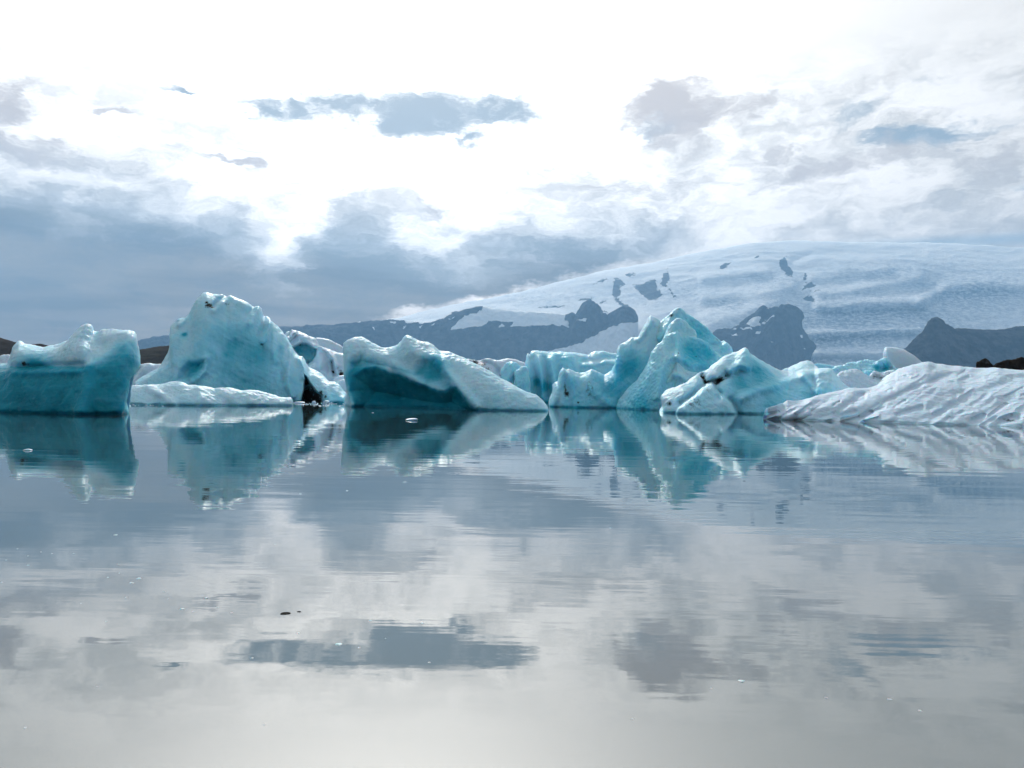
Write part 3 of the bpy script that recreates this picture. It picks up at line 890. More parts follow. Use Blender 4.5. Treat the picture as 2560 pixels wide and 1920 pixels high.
# ---- 2: tall rounded iceberg
c = Z(2, [(40, 1190), (62, 1040), (75, 1010), (150, 960), (300, 870), (350, 800), (400, 720), (418, 640), (410, 500), (420, 460), (450, 420), (500, 385), (570, 380), (610, 340), (650, 240), (690, 180), (730, 140), (770, 130), (840, 143), (930, 140),
          (970, 163), (1010, 156), (1060, 183), (1120, 205), (1180, 235), (1240, 272), (1290, 260), (1320, 300), (1340, 362), (1370, 355), (1400, 373), (1415, 410), (1480, 460), (1540, 540), (1590, 620), (1640, 700), (1690, 755), (1720, 756), (1750, 795),
          (1780, 860), (1870, 910), (1930, 960), (1990, 1012), (2040, 1008), (2090, 1040), (2120, 1090), (2158, 1130), (2150, 1190), (2140, 1222)])
S2 = lambda pts, wd, am, *v: (Z(2, pts), wd, am) + v
berg('iceberg', M_ICE, c, water=Z(2, [(40, 1190), (700, 1200), (1250, 1203), (1700, 1208), (2140, 1222)]), depth=6.5, ns=440, nt=220, wy=.22, prof=2.4, round_=.75, smooth=1.0,
     strokes=[S2([(845, 262), (900, 200), (970, 165)], 7, 1.0), S2([(860, 290), (940, 200), (1010, 160), (1080, 200), (1160, 250)], 12, -.7), S2([(1290, 265), (1250, 330), (1210, 430)], 9, -.7), S2([(1230, 300), (1180, 340)], 8, .4),
              S2([(1410, 395), (1385, 480), (1330, 610)], 7, -.8), S2([(1345, 400), (1310, 560), (1330, 700)], 14, .5), S2([(1420, 430), (1450, 560), (1440, 680), (1460, 800)], 9, -.5), S2([(1500, 700), (1485, 800), (1530, 900), (1545, 1010)], 9, .45),
              S2([(1540, 540), (1610, 660), (1612, 780), (1588, 900), (1580, 1030), (1620, 1150)], 7, -.7), S2([(1690, 760), (1745, 870), (1742, 960)], 8, -.9), S2([(500, 390), (560, 385), (510, 440)], 8, -.6),
              S2([(540, 440), (600, 560), (560, 700)], 30, .5), S2([(980, 240), (990, 420), (1000, 600)], 30, .4), S2([(1070, 260), (1080, 450), (1060, 560)], 26, -.35), S2([(300, 880), (180, 980), (80, 1030)], 12, -.5),
              S2([(1990, 1015), (1960, 1100), (1990, 1200)], 12, -.5), S2([(780, 780), (760, 900), (640, 1000)], 9, -.5), S2([(1090, 700), (1050, 900), (1100, 1050)], 40, .5)],
     pits=[(Z(2, [(1738, 935), (1765, 955), (1800, 1020), (1870, 1110), (1925, 1140), (1935, 1230), (1700, 1230), (1725, 1100)]), 5, 3.0, None), (Z(2, [(490, 990), (510, 890), (600, 810), (765, 785), (770, 830), (700, 950), (600, 1010)]), 16, .9, .30)],
     crust=.68, crust_top=.20, patches=[Z(2, [(1050, 650)])[0] + (60, .52), Z(2, [(1260, 770)])[0] + (40, .44), Z(2, [(980, 730)])[0] + (10, .40), Z(2, [(1080, 630)])[0] + (15, .42), Z(2, [(560, 540)])[0] + (8, .3), Z(2, [(600, 900)])[0] + (26, .28),
                                         Z(2, [(1150, 980)])[0] + (50, .52), Z(2, [(420, 900)])[0] + (40, .78), Z(2, [(600, 350)])[0] + (34, .75)],
     dirt=[Z(2, [(775, 235)])[0] + (5, .9), Z(2, [(800, 258)])[0] + (9, 1.0), Z(2, [(825, 280)])[0] + (6, .8), Z(2, [(980, 245)])[0] + (8, .42), Z(2, [(1322, 636)])[0] + (4, .8), Z(2, [(1780, 1150)])[0] + (26, 1.0), Z(2, [(1860, 1180)])[0] + (22, 1.0),
           Z(2, [(1760, 1010)])[0] + (12, .9), Z(2, [(1900, 1120)])[0] + (8, .9), Z(2, [(1510, 920)])[0] + (6, .4), Z(2, [(1830, 1080)])[0] + (14, .6), Z(2, [(1950, 1160)])[0] + (6, .7)],
     noise=((.20, 2.6, 4, False), (.035, .5, 3, False)), label='tallest iceberg on the left, domed pale blue with a black ash cave at its foot')

berg('iceberg', M_ICE, Z(2, [(-90, 1240), (-60, 1110), (0, 1052), (100, 1046), (250, 1036), (350, 1030), (410, 1006), (460, 998), (520, 1010), (600, 1040), (700, 1048), (780, 1062), (850, 1076), (950, 1070), (1030, 1072), (1120, 1096), (1200, 1090),
                                 (1280, 1095), (1400, 1130), (1500, 1160), (1560, 1166), (1610, 1162), (1630, 1190), (1634, 1244)]), water=Z(2, [(-90, 1234), (300, 1239), (700, 1244), (1200, 1247), (1634, 1247)]), depth=2.6, ns=360, nt=110, wy=.3,
     strokes=[S2([(190, 1060), (330, 1130), (470, 1240)], 10, -.35), S2([(440, 1020), (420, 1120), (300, 1200)], 16, .25), S2([(700, 1060), (730, 1150), (715, 1240)], 12, -.3), S2([(820, 1090), (900, 1170), (1000, 1230)], 14, .3),
              S2([(1120, 1100), (1200, 1180), (1350, 1230)], 14, -.25)], crust=.90, noise=((.14, 1.6, 4, False), (.03, .4, 3, False)), label='long low white ice ledge lying in front of the tall domed iceberg')

# ---- dirty lumps behind, right of the tall one
pa = loft('ice_lobe', M_SNOWICE, Z(11, [(180, 900), (220, 260), (250, 210), (290, 200), (315, 215), (320, 180), (345, 168), (400, 185), (500, 215), (590, 255), (650, 295), (740, 320), (800, 400), (830, 480), (900, 800)]), D=97, depth=4, ns=200, nt=110,
          strokes=[(Z(11, [(285, 340), (350, 270), (400, 230)]), 4, -1.2), (Z(11, [(320, 210), (300, 290)]), 3, .8), (Z(11, [(330, 470), (400, 460), (470, 400)]), 5, -.6), (Z(11, [(480, 290), (600, 330), (720, 460)]), 8, -.6)],
          pits=[(Z(11, [(340, 480), (480, 400), (600, 400), (720, 480), (780, 510), (770, 620), (700, 740), (620, 790), (500, 700)]), 5, 1.2, .45)], dirt=[Z(11, [(485, 435)])[0] + (4, .8), Z(11, [(720, 560)])[0] + (13, .36), Z(11, [(640, 720)])[0] + (15, .38), Z(11, [(360, 440)])[0] + (8, .3)],
          crust=.8, noise=((.22, 2.2, 4, False), (.05, .5, 3, False)))
pb = loft('dome', M_SNOWICE, Z(11, [(690, 600), (740, 335), (780, 318), (880, 325), (980, 345), (1080, 390), (1160, 430), (1215, 470), (1300, 560), (1350, 900)]), D=101, depth=3, ns=140, nt=70, crust=.85, noise=((.12, 2.2, 4, False),))
pc = loft('buttress', M_SNOWICE, Z(11, [(600, 1060), (640, 810), (700, 775), (740, 740), (770, 640), (785, 520), (805, 465), (840, 470), (900, 490), (1000, 510), (1100, 555), (1200, 580), (1300, 610), (1450, 900)]), D=93, depth=4, ns=200, nt=110,
          strokes=[(Z(11, [(820, 480), (960, 560), (1040, 660), (1120, 800)]), 6, -.8), (Z(11, [(1040, 720), (1060, 900), (1080, 950)]), 4, .9), (Z(11, [(880, 620), (840, 800), (760, 820)]), 8, -.4), (Z(11, [(930, 560), (1000, 700), (1000, 900)]), 8, .5)],
          dirt=[Z(11, [(1035, 740)])[0] + (3, .6), Z(11, [(1065, 900)])[0] + (5, 1.0), Z(11, [(1195, 940)])[0] + (7, 1.0), Z(11, [(1180, 890)])[0] + (10, .42)], crust=.84, noise=((.2, 2.2, 4, False), (.05, .5, 3, False)))
thing('iceberg', [pa, pb, pc], 'ash-streaked white iceberg of several lobes behind the tall domed one', 'iceberg', 'icebergs floating in the lagoon')
pa = loft('ice_lobe', M_SNOWICE, Z(11, [(1020, 1300), (1060, 1060), (1120, 990), (1150, 970), (1230, 965), (1330, 1000), (1400, 1300)]), D=90, depth=2, ns=90, nt=50, crust=.85, noise=((.08, 1, 3, False),))
pb = loft('foot', M_SNOWICE, Z(11, [(1090, 1300), (1110, 1085), (1170, 1045), (1235, 1028), (1300, 1080), (1360, 1300)]), D=88, depth=1.5, ns=90, nt=50, crust=.8, noise=((.08, 1, 3, False),))
thing('iceberg', [pa, pb], 'small pale ice lump tucked against the left flank of the wedge-shaped iceberg', 'iceberg', 'icebergs floating in the lagoon')

# ---- 3: wedge with dark hollow
S3 = lambda pts, wd, am, *v: (Z(3, pts), wd, am) + v
c = Z(3, [(150, 885), (185, 830), (186, 780), (160, 650), (146, 560), (150, 450), (138, 330), (150, 295), (200, 262), (270, 243), (330, 243), (380, 270), (430, 305), (490, 335), (540, 347), (600, 340), (650, 325), (690, 290), (720, 250), (750, 227), (790, 240),
          (830, 265), (890, 287), (950, 295), (1010, 325), (1060, 370), (1150, 380), (1240, 420), (1330, 460), (1440, 510), (1540, 570), (1650, 640), (1780, 700), (1880, 760), (1990, 800), (2060, 860), (2100, 915), (2106, 945)])
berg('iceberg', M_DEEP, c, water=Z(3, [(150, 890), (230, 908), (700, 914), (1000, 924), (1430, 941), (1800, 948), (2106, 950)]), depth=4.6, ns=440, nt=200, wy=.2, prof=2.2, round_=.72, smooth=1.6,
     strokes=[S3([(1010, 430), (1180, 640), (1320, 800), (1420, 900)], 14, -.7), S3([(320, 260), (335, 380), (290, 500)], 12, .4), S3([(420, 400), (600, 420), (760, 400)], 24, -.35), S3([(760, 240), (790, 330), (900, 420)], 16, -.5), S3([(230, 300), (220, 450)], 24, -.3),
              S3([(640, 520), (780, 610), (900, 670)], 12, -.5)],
     pits=[(Z(3, [(225, 600), (330, 530), (450, 520), (560, 548), (700, 590), (840, 665), (950, 705), (1050, 738), (1110, 740), (1160, 712), (1230, 715), (1330, 830), (1435, 945), (1435, 1000), (180, 1000), (235, 880), (190, 760)]), 11, 2.6, .05, 80),  # overhung hollow of clear ice; its shade is also put into the colour
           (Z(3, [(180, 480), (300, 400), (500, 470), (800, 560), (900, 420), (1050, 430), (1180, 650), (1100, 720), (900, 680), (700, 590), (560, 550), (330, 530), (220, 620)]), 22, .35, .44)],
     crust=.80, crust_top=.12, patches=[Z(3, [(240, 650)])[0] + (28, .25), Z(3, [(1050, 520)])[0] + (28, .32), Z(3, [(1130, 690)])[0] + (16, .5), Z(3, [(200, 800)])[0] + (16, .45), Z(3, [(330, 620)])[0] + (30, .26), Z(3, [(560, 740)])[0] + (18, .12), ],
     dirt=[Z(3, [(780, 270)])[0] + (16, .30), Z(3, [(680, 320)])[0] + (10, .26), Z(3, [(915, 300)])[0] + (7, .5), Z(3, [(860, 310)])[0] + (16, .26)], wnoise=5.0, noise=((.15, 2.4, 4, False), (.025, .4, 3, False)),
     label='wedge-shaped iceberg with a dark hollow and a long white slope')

# ---- background pieces left of the pyramid
berg('iceberg', M_SNOWICE, Z(4, [(-160, 900), (-80, 660), (-20, 630), (50, 628), (100, 636), (150, 640), (200, 625), (260, 622), (330, 636), (420, 622), (500, 630), (560, 650), (610, 668), (680, 760), (720, 900)]), D=112, depth=4, ns=220, nt=90,
     strokes=[(Z(4, [(150, 645), (280, 690), (380, 800)]), 8, .9), (Z(4, [(320, 660), (300, 740)]), 8, -.5)], dirt=[Z(4, [(110, 660)])[0] + (14, .75), Z(4, [(180, 680)])[0] + (14, .6), Z(4, [(230, 730)])[0] + (14, .5), Z(4, [(375, 795)])[0] + (6, .9), Z(4, [(60, 645)])[0] + (10, .5)],
     crust=.85, noise=((.22, 2.5, 4, False),), label='low dirt-streaked white iceberg peeping over the long slope of the wedge')
pa = loft('ice_lobe', M_BLUE, Z(4, [(400, 980), (368, 790), (365, 765), (385, 710), (430, 665), (470, 652), (510, 672), (555, 700), (600, 760), (560, 980)]), D=97, depth=2.5, ns=130, nt=80, crust=.6, strokes=[(Z(4, [(480, 660), (470, 760), (430, 840)]), 8, -.5)], noise=((.15, 1.2, 4, True), (.05, .4, 3, False)))
pb = loft('spike', M_BLUE, Z(4, [(480, 980), (500, 860), (530, 800), (500, 750), (540, 730), (590, 700), (625, 705), (640, 800), (650, 980)]), D=95.5, depth=2.0, ns=110, nt=70, crust=.6, noise=((.15, 1.0, 4, True), (.05, .4, 3, False)))
thing('iceberg', [pa, pb], 'ragged glassy pale blue ice block beside the flat-topped iceberg', 'iceberg', 'icebergs floating in the lagoon')
c = Z(4, [(590, 1020), (605, 800), (612, 620), (630, 565), (648, 592), (660, 550), (700, 544), (780, 550), (850, 560), (950, 554), (1050, 560), (1150, 572), (1235, 585), (1255, 565), (1290, 550), (1380, 548), (1450, 565), (1510, 568), (1560, 600), (1700, 700), (1750, 1000)])
berg('iceberg', M_BLUE, c, D=99, depth=5, ns=320, nt=130, prof=5, round_=.9, strokes=[(Z(4, [(x, 620), (x + 30, 800), (x + 40, 1000)]), 8, a) for x, a in ((680, .6), (740, -.5), (790, .7), (860, -.4), (920, .5), (1020, -.4), (1120, .4))] +
     [(Z(4, [(1190, 640), (1290, 650), (1390, 610), (1500, 620)]), 8, .9), (Z(4, [(1200, 680), (1400, 650), (1500, 660)]), 7, -.5)], crust=.52, crust_top=.3, patches=[Z(4, [(730, 850)])[0] + (10, .12), Z(4, [(800, 900)])[0] + (12, .15), Z(4, [(1000, 620)])[0] + (30, .6), Z(4, [(1280, 640)])[0] + (20, .95)],
     noise=((.15, 2, 4, False), (.04, .5, 3, False)), label='flat-topped pale blue iceberg with vertical flutes left of the pyramid')

# ---- 4: the pyramid of tilted slabs
S4 = lambda pts, wd, am, *v: (Z(4, pts), wd, am) + v
S5 = lambda pts, wd, am, *v: (Z(5, pts), wd, am) + v
a1 = loft('arch', M_BLUE, Z(4, [(842, 1098), (835, 1060), (850, 1000), (872, 950), (875, 880), (900, 855), (925, 850), (940, 760), (975, 705), (1010, 730), (1040, 725), (1065, 742), (1090, 757), (1140, 766), (1200, 756), (1260, 730), (1320, 750), (1390, 787), (1440, 750), (1500, 670), (1515, 600),
                                    (1510, 530), (1540, 475), (1590, 460), (1650, 410), (1720, 405), (1760, 340), (1800, 270), (1840, 190), (1890, 210), (1940, 250), (2050, 330), (2212, 700), (2212, 1110)]),
          water=Z(4, [(842, 1098), (1100, 1108), (1475, 1112), (2212, 1118)]), depth=4.0, ns=420, nt=180, wy=.25, prof=2.4, round_=.7, smooth=1.0,
          strokes=[S4([(960, 740), (930, 900), (900, 1000), (870, 1080)], 10, -.6), S4([(1010, 820), (1040, 950), (1080, 1080)], 9, .5), S4([(1250, 740), (1230, 850), (1300, 950), (1450, 1080)], 12, -.5), S4([(1440, 760), (1380, 850), (1400, 960)], 18, .5), S4([(1530, 560), (1600, 640), (1600, 780)], 24, .5),
                   S4([(1850, 250), (1790, 340), (1720, 430)], 8, -.6), S4([(1180, 800), (1150, 1000)], 20, .3)],
          crust=.58, crust_top=.34, patches=[Z(4, [(1450, 900)])[0] + (45, .42), Z(4, [(1620, 720)])[0] + (45, .38), Z(4, [(900, 980)])[0] + (20, .85), Z(4, [(1300, 1000)])[0] + (30, .62), Z(4, [(1080, 880)])[0] + (24, .55)],
          dirt=[Z(4, [(1000, 930)])[0] + (8, .62, 4.0), Z(4, [(1015, 970)])[0] + (7, .9, 1.5), Z(4, [(1240, 920)])[0] + (14, .44, 2.0), Z(4, [(1128, 1058)])[0] + (3, 1.0), Z(4, [(955, 730)])[0] + (6, .42)],
          noise=((.16, 1.6, 4, False), (.05, .35, 3, False)))
a2 = loft('peak', M_DIMPLE, Z(5, [(120, 1112), (150, 900), (195, 700), (190, 580), (200, 540), (210, 460), (235, 410), (300, 370), (380, 300), (450, 250), (530, 185), (560, 160), (600, 125), (625, 117), (660, 140), (740, 200), (830, 265), (900, 320), (980, 400), (1040, 450), (1060, 440), (1110, 470), (1150, 515), (1156, 560), (1110, 600),
                                      (1150, 800), (1200, 1100)]), D=79.0, depth=3.5, ns=360, nt=170, wy=.25, prof=2.4, round_=.6, smooth=1.0,
          strokes=[S5([(560, 170), (520, 280), (440, 420)], 9, -.7), S5([(540, 200), (600, 260), (760, 300), (960, 430)], 26, .7), S5([(1050, 450), (1000, 490), (940, 490)], 7, .7), S5([(230, 450), (330, 500), (380, 640)], 26, .5)],
          crust=.54, crust_top=.28, patches=[Z(5, [(820, 360)])[0] + (44, .42), Z(5, [(320, 560)])[0] + (40, .38), Z(5, [(1070, 520)])[0] + (16, .62)], dirt=[Z(5, [(552, 200)])[0] + (6, .8), Z(5, [(930, 350)])[0] + (7, .34), Z(5, [(1000, 430)])[0] + (7, .36)], noise=((.14, 1.6, 4, False), (.05, .35, 3, False)))
a3 = loft('ice_slab', M_DIMPLE, Z(5, [(430, 1110), (440, 640), (470, 410), (500, 335), (545, 270), (585, 240), (620, 231), (680, 245), (735, 305), (775, 345), (795, 380), (790, 430), (850, 620), (900, 1100)]), D=77.4, depth=2.6, ns=260, nt=150, wy=.25, prof=2.4, round_=.65, smooth=1.0,
          strokes=[S5([(600, 240), (540, 360), (500, 420)], 9, -.5), S5([(700, 270), (680, 340), (760, 390)], 14, .4)], crust=.56, crust_top=.30, noise=((.12, 1.4, 4, False), (.05, .35, 3, False)))
a4 = loft('ice_slab', M_DIMPLE, Z(5, [(-8, 1115), (5, 1040), (60, 980), (130, 900), (210, 830), (270, 740), (325, 640), (345, 560), (390, 500), (450, 450), (480, 400), (540, 365), (600, 349), (640, 370), (690, 402), (760, 398), (820, 420), (890, 460), (940, 505), (980, 552), (1020, 590), (1070, 612), (1150, 700), (1250, 900), (1260, 1120)]),
          water=Z(5, [(-8, 1114), (200, 1126), (420, 1134), (1260, 1140)]), depth=4.2, ns=420, nt=200, wy=.25, prof=2.2, round_=.55, smooth=1.0,
          strokes=[S5([(595, 355), (615, 480), (605, 600)], 9, -.7), S5([(640, 420), (760, 560), (860, 660)], 40, 1.2), S5([(600, 600), (520, 630), (470, 700), (400, 1000)], 10, -.5), S5([(600, 595), (700, 640), (780, 720)], 10, -.6), S5([(800, 670), (900, 690), (1000, 650)], 9, -.5), S5([(340, 640), (160, 900), (40, 1070)], 14, .5)],
          crust=.64, crust_top=.22, patches=[Z(5, [(740, 560)])[0] + (46, .36), Z(5, [(900, 560)])[0] + (30, .42), Z(5, [(300, 900)])[0] + (60, .66), Z(5, [(250, 1080)])[0] + (30, .4)], dirt=[Z(5, [(612, 570)])[0] + (3, 1.0), Z(5, [(788, 603)])[0] + (2, .9)], noise=((.14, 1.4, 4, False), (.06, .32, 3, False)))
a5 = loft('step', M_DIMPLE, Z(5, [(430, 1120), (460, 980), (480, 880), (500, 820), (545, 770), (560, 730), (575, 685), (600, 651), (640, 690), (680, 740), (750, 752), (820, 770), (900, 860), (960, 1120)]), D=73.6, depth=2.0, ns=240, nt=130, wy=.25, prof=2.2, round_=.55, smooth=1.0,
          strokes=[S5([(490, 870), (550, 775), (620, 785), (690, 835)], 7, -.5), S5([(520, 900), (620, 830)], 12, .3)], crust=.58, crust_top=.28, noise=((.12, 1.0, 4, False), (.05, .3, 3, False)))
thing('iceberg', [a1, a2, a3, a4, a5], 'pointed turquoise iceberg of stacked tilted slabs with a dimpled glittering face', 'iceberg', 'icebergs floating in the lagoon')

# ---- 5: dirty-beaked iceberg
c = Z(5, [(425, 1160), (424, 1130), (440, 1112), (460, 1090), (455, 1050), (444, 1010), (450, 978), (500, 935), (600, 895), (700, 850), (760, 810), (830, 760), (890, 735), (950, 690), (1010, 640), (1080, 590), (1150, 565), (1200, 550), (1240, 525), (1280, 511), (1305, 530), (1325, 570),
          (1400, 620), (1470, 660), (1550, 710), (1620, 737, 1), (1700, 720, 3), (1770, 680, 4), (1830, 655, 4), (1890, 645, 4), (1930, 655, 4), (1960, 692, 3), (2000, 716, 1), (2100, 711), (2140, 722), (2165, 770), (2220, 845), (2330, 930), (2450, 1000), (2560, 1120)])
berg('iceberg', M_ICE, c, water=Z(5, [(425, 1156), (700, 1167), (1200, 1167), (1450, 1172), (2000, 1178), (2560, 1184)]), depth=6.0, ns=460, nt=210, wy=.2, prof=2.0, round_=.6, smooth=1.1,
     strokes=[S5([(850, 790), (880, 870), (950, 850), (1010, 850), (1090, 780)], 9, 1.6), S5([(840, 900), (760, 980), (640, 1060)], 8, .9), S5([(980, 900), (1020, 960), (1010, 1000)], 8, .9), S5([(1040, 820), (1120, 745), (1220, 683), (1290, 705)], 8, -.7), S5([(1120, 790), (1250, 740), (1330, 740)], 14, .5),
              S5([(1280, 515), (1250, 600), (1330, 700)], 16, -.5), S5([(1250, 1010), (1390, 930), (1600, 880), (1750, 820), (1850, 790)], 12, -.9), S5([(1850, 790), (1920, 870), (1990, 960)], 8, -.8), S5([(1870, 790), (1930, 840), (1960, 900)], 9, .6), S5([(1400, 780), (1600, 800), (1750, 760)], 30, .7),
              S5([(2130, 730), (2000, 760), (1880, 780)], 10, -.5), S5([(1130, 1020), (1180, 1100), (1210, 1160)], 8, .6), S5([(1440, 960), (1480, 1080)], 20, .25), S5([(470, 1000), (560, 1060), (560, 1140)], 14, -.3)],
     pits=[(Z(5, [(640, 1075), (760, 990), (850, 915), (945, 853), (970, 885), (985, 930), (1060, 990), (1150, 1060), (1205, 1165), (1205, 1260), (560, 1260), (600, 1120)]), 5, -1.3, None)],
     crust=.74, crust_top=.2, patches=[Z(5, [(1400, 800)])[0] + (55, .36), Z(5, [(1250, 860)])[0] + (30, .42), Z(5, [(1600, 1050)])[0] + (60, .56), Z(5, [(1900, 1000)])[0] + (50, .58)],
     dirt=[Z(5, [(845, 815)])[0] + (10, 1.0), Z(5, [(880, 850)])[0] + (9, .9), Z(5, [(1030, 835)])[0] + (12, 1.0), Z(5, [(1010, 870)])[0] + (10, .8), Z(5, [(1075, 790)])[0] + (8, .6), Z(5, [(530, 1065)])[0] + (7, .7), Z(5, [(740, 1085)])[0] + (16, .45), Z(5, [(800, 1060)])[0] + (18, .42), Z(5, [(650, 1060)])[0] + (18, .3),
           Z(5, [(900, 930)])[0] + (26, .28), Z(5, [(560, 990)])[0] + (26, .26), Z(5, [(455, 980)])[0] + (5, .6), Z(5, [(1845, 790)])[0] + (5, .4), Z(5, [(700, 1150)])[0] + (26, .26)],
     noise=((.18, 2.2, 4, False), (.03, .4, 3, False)), label='smooth grey-white iceberg with a peaked hump and black ash pockets right of the pyramid')

# ---- pieces behind, right
berg('iceberg', M_BLUE, Z(12, [(700, 470), (748, 400), (770, 390), (850, 388), (900, 398), (960, 408), (1010, 420), (1080, 430), (1180, 422), (1220, 480)]), D=104, depth=3, ns=120, nt=60, crust=.55, noise=((.08, 1.5, 4, False),), label='thin flat blue ice sliver far behind the grey-white iceberg')
def rubble_attr(G, nf, PX, PY):
    return {}
c = Z(12, [(960, 640), (1010, 470), (1080, 450), (1150, 440), (1230, 415), (1300, 400), (1370, 385), (1430, 372), (1530, 358), (1600, 372), (1650, 350), (1735, 336), (1765, 380), (1800, 420), (1855, 470), (1900, 520), (1950, 640)])
pa = loft('rubble_ridge', M_BLUE, c, D=84, depth=5, ns=340, nt=130, crust=.62, crust_top=.2, prof=2, round_=.3, noise=((.30, 1.3, 4, True), (.12, .45, 3, True)), strokes=[(Z(12, [(1500, 540), (1600, 500), (1720, 380)]), 12, -.8), (Z(12, [(1640, 490), (1720, 450), (1800, 460)]), 12, 1.0)],
          patches=[Z(12, [(1720, 430)])[0] + (14, .3), Z(12, [(1600, 470)])[0] + (12, .35)], dirt=[Z(12, [(1780, 440)])[0] + (14, .3)])
pb = loft('snow_hump', M_SNOWICE, Z(12, [(1000, 760), (1040, 560), (1090, 520), (1160, 505), (1200, 470), (1260, 455), (1340, 470), (1360, 490), (1400, 505), (1470, 545), (1540, 580), (1620, 610), (1700, 620), (1750, 760)]), D=79, depth=4, ns=240, nt=100, crust=.8, noise=((.22, 1.4, 4, False), (.05, .4, 3, False)))
pc = loft('ash_hump', M_SNOWICE, Z(12, [(1490, 640), (1520, 545), (1570, 495), (1620, 498), (1680, 520), (1760, 490), (1850, 480), (1890, 490), (1960, 640)]), D=80.5, depth=3, ns=180, nt=80, crust=.75, dirt=[Z(12, [(1600, 560)])[0] + (16, .5), Z(12, [(1660, 570)])[0] + (16, .5), Z(12, [(1780, 520)])[0] + (14, .34)], noise=((.15, 1.2, 4, False), (.05, .4, 3, False)))
thing('iceberg', [pa, pb, pc], 'broken heap of glassy rubble ice in the dip behind the furrowed white iceberg', 'iceberg', 'icebergs floating in the lagoon')
berg('iceberg', M_SNOWICE, Z(12, [(1880, 640), (1850, 500), (1780, 400), (1730, 330), (1702, 300), (1704, 250), (1720, 180), (1740, 158), (1790, 156), (1850, 165), (1890, 172), (1950, 182), (2020, 205), (2090, 250), (2160, 300), (2230, 360), (2330, 460), (2400, 640)]), D=92, depth=3.2, ns=220, nt=120, wy=.5, prof=4, round_=.8, smooth=1.0,
     crust=.70, crust_top=.2, noise=((.05, 1.2, 4, False), (.02, .3, 3, False)), label='smooth upright wedge of pale ice standing behind the furrowed white iceberg')

# ---- 6: furrowed white iceberg on the right
S6 = lambda pts, wd, am, *v: (Z(6, pts), wd, am) + v
c = Z(6, [(84, 1003, -1), (98, 960, -2), (120, 912, -2), (160, 895, -2), (200, 886, -2), (250, 868, -1), (290, 850, -1), (350, 846, -1), (420, 835), (480, 820), (620, 790, 1), (800, 752, 2), (950, 740, 2.5), (1020, 725, 3), (1060, 690, 4), (1130, 632, 5), (1170, 610, 5.5), (1185, 585, 6), (1300, 556, 6), (1430, 545, 6.5), (1500, 565, 7), (1600, 576, 7),
          (1690, 580, 7), (1720, 592, 7), (1850, 590, 7), (2000, 592, 7), (2212, 600, 7), (2400, 620, 7), (2600, 700, 5), (2750, 1085)])
fur = []
for k in range(6):
    x0 = 60 + k * 420 + rng.uniform(-160, 160)
    fur.append(S6([(x0 + rng.uniform(-20, 20), 1010 + k * 3), (x0 + 130, 930 - rng.uniform(0, 30)), (x0 + 380, 820 - rng.uniform(0, 50)), (x0 + 760, 680 - rng.uniform(0, 40)), (x0 + 1150, 600)], rng.uniform(5, 13), rng.uniform(.10, .35)))
for k in range(95):                                   # melt hollows and little ribs
    qx = rng.uniform(120, 2300)
    ytop = np.interp(qx, [84, 480, 1020, 1300, 2400], [960, 825, 735, 570, 620])
    ybot = np.interp(qx, [84, 2300], [1000, 1065])
    qy = rng.uniform(ytop + 8, ybot - 8)
    ln = rng.uniform(25, 110)
    an = R(rng.uniform(12, 38))
    fur.append(S6([(qx - ln * math.cos(an), qy + ln * math.sin(an)), (qx, qy + rng.uniform(-6, 6)), (qx + ln * math.cos(an), qy - ln * math.sin(an))], rng.uniform(2.5, 6.5), rng.uniform(-.22, .30)))
berg('iceberg', M_SNOWICE, c, water=Z(6, [(84, 1004), (300, 1012), (700, 1025), (1200, 1040), (1700, 1056), (2212, 1069), (2750, 1082)]), depth=4.5, ns=560, nt=260, wy=.2, prof=2.2, round_=.45, smooth=1.0, strokes=fur + [S6([(1990, 1040), (2080, 1010), (2160, 985)], 12, .6), S6([(860, 805), (950, 795)], 9, .3), S6([(1670, 810), (1760, 785)], 12, .3), S6([(1460, 695), (1600, 665)], 10, .3)],
     crust=1.0, crust_top=.05, aniso=(20, 4.5, 1.0, .16), fine=(.05, .5, 2, False), noise=((.15, .65, 2, False), (.26, 1.3, 2, False)), dirt=[Z(6, [(2090, 1020)])[0] + (14, .6), Z(6, [(1000, 655)])[0] + (10, .8), Z(6, [(140, 930)])[0] + (14, .3), Z(6, [(1560, 585)])[0] + (16, .3)], 
     label='large furrowed snow-white iceberg sloping down from the right edge')

# ---- ash-black bergs at the right edge
c = Z(9, [(860, 1100), (830, 960), (760, 880), (750, 845), (775, 815), (860, 788), (950, 740), (1005, 704), (1060, 720), (1110, 770), (1160, 810), (1220, 870), (1260, 960), (1290, 1100)])
berg('iceberg', M_DIRTICE, c, D=120, depth=2.5, ns=120, nt=70, wy=.5, noise=((.10, .8, 4, True), (.03, .3, 3, False)), smooth=.8, label='small grey and black ash-stained ice boulder above the furrowed iceberg')
c = Z(9, [(1200, 1100), (1260, 970), (1320, 890), (1500, 812), (1600, 785), (1700, 750), (1850, 762), (1950, 735), (2060, 690), (2130, 656), (2190, 670), (2300, 720), (2500, 800), (2800, 1100)])
berg('iceberg', M_DIRTICE, c, D=122, depth=3, ns=160, nt=70, wy=.5, noise=((.12, .9, 4, True), (.03, .3, 3, False)), smooth=.8, label='long black ash-covered ice ridge at the far right edge')

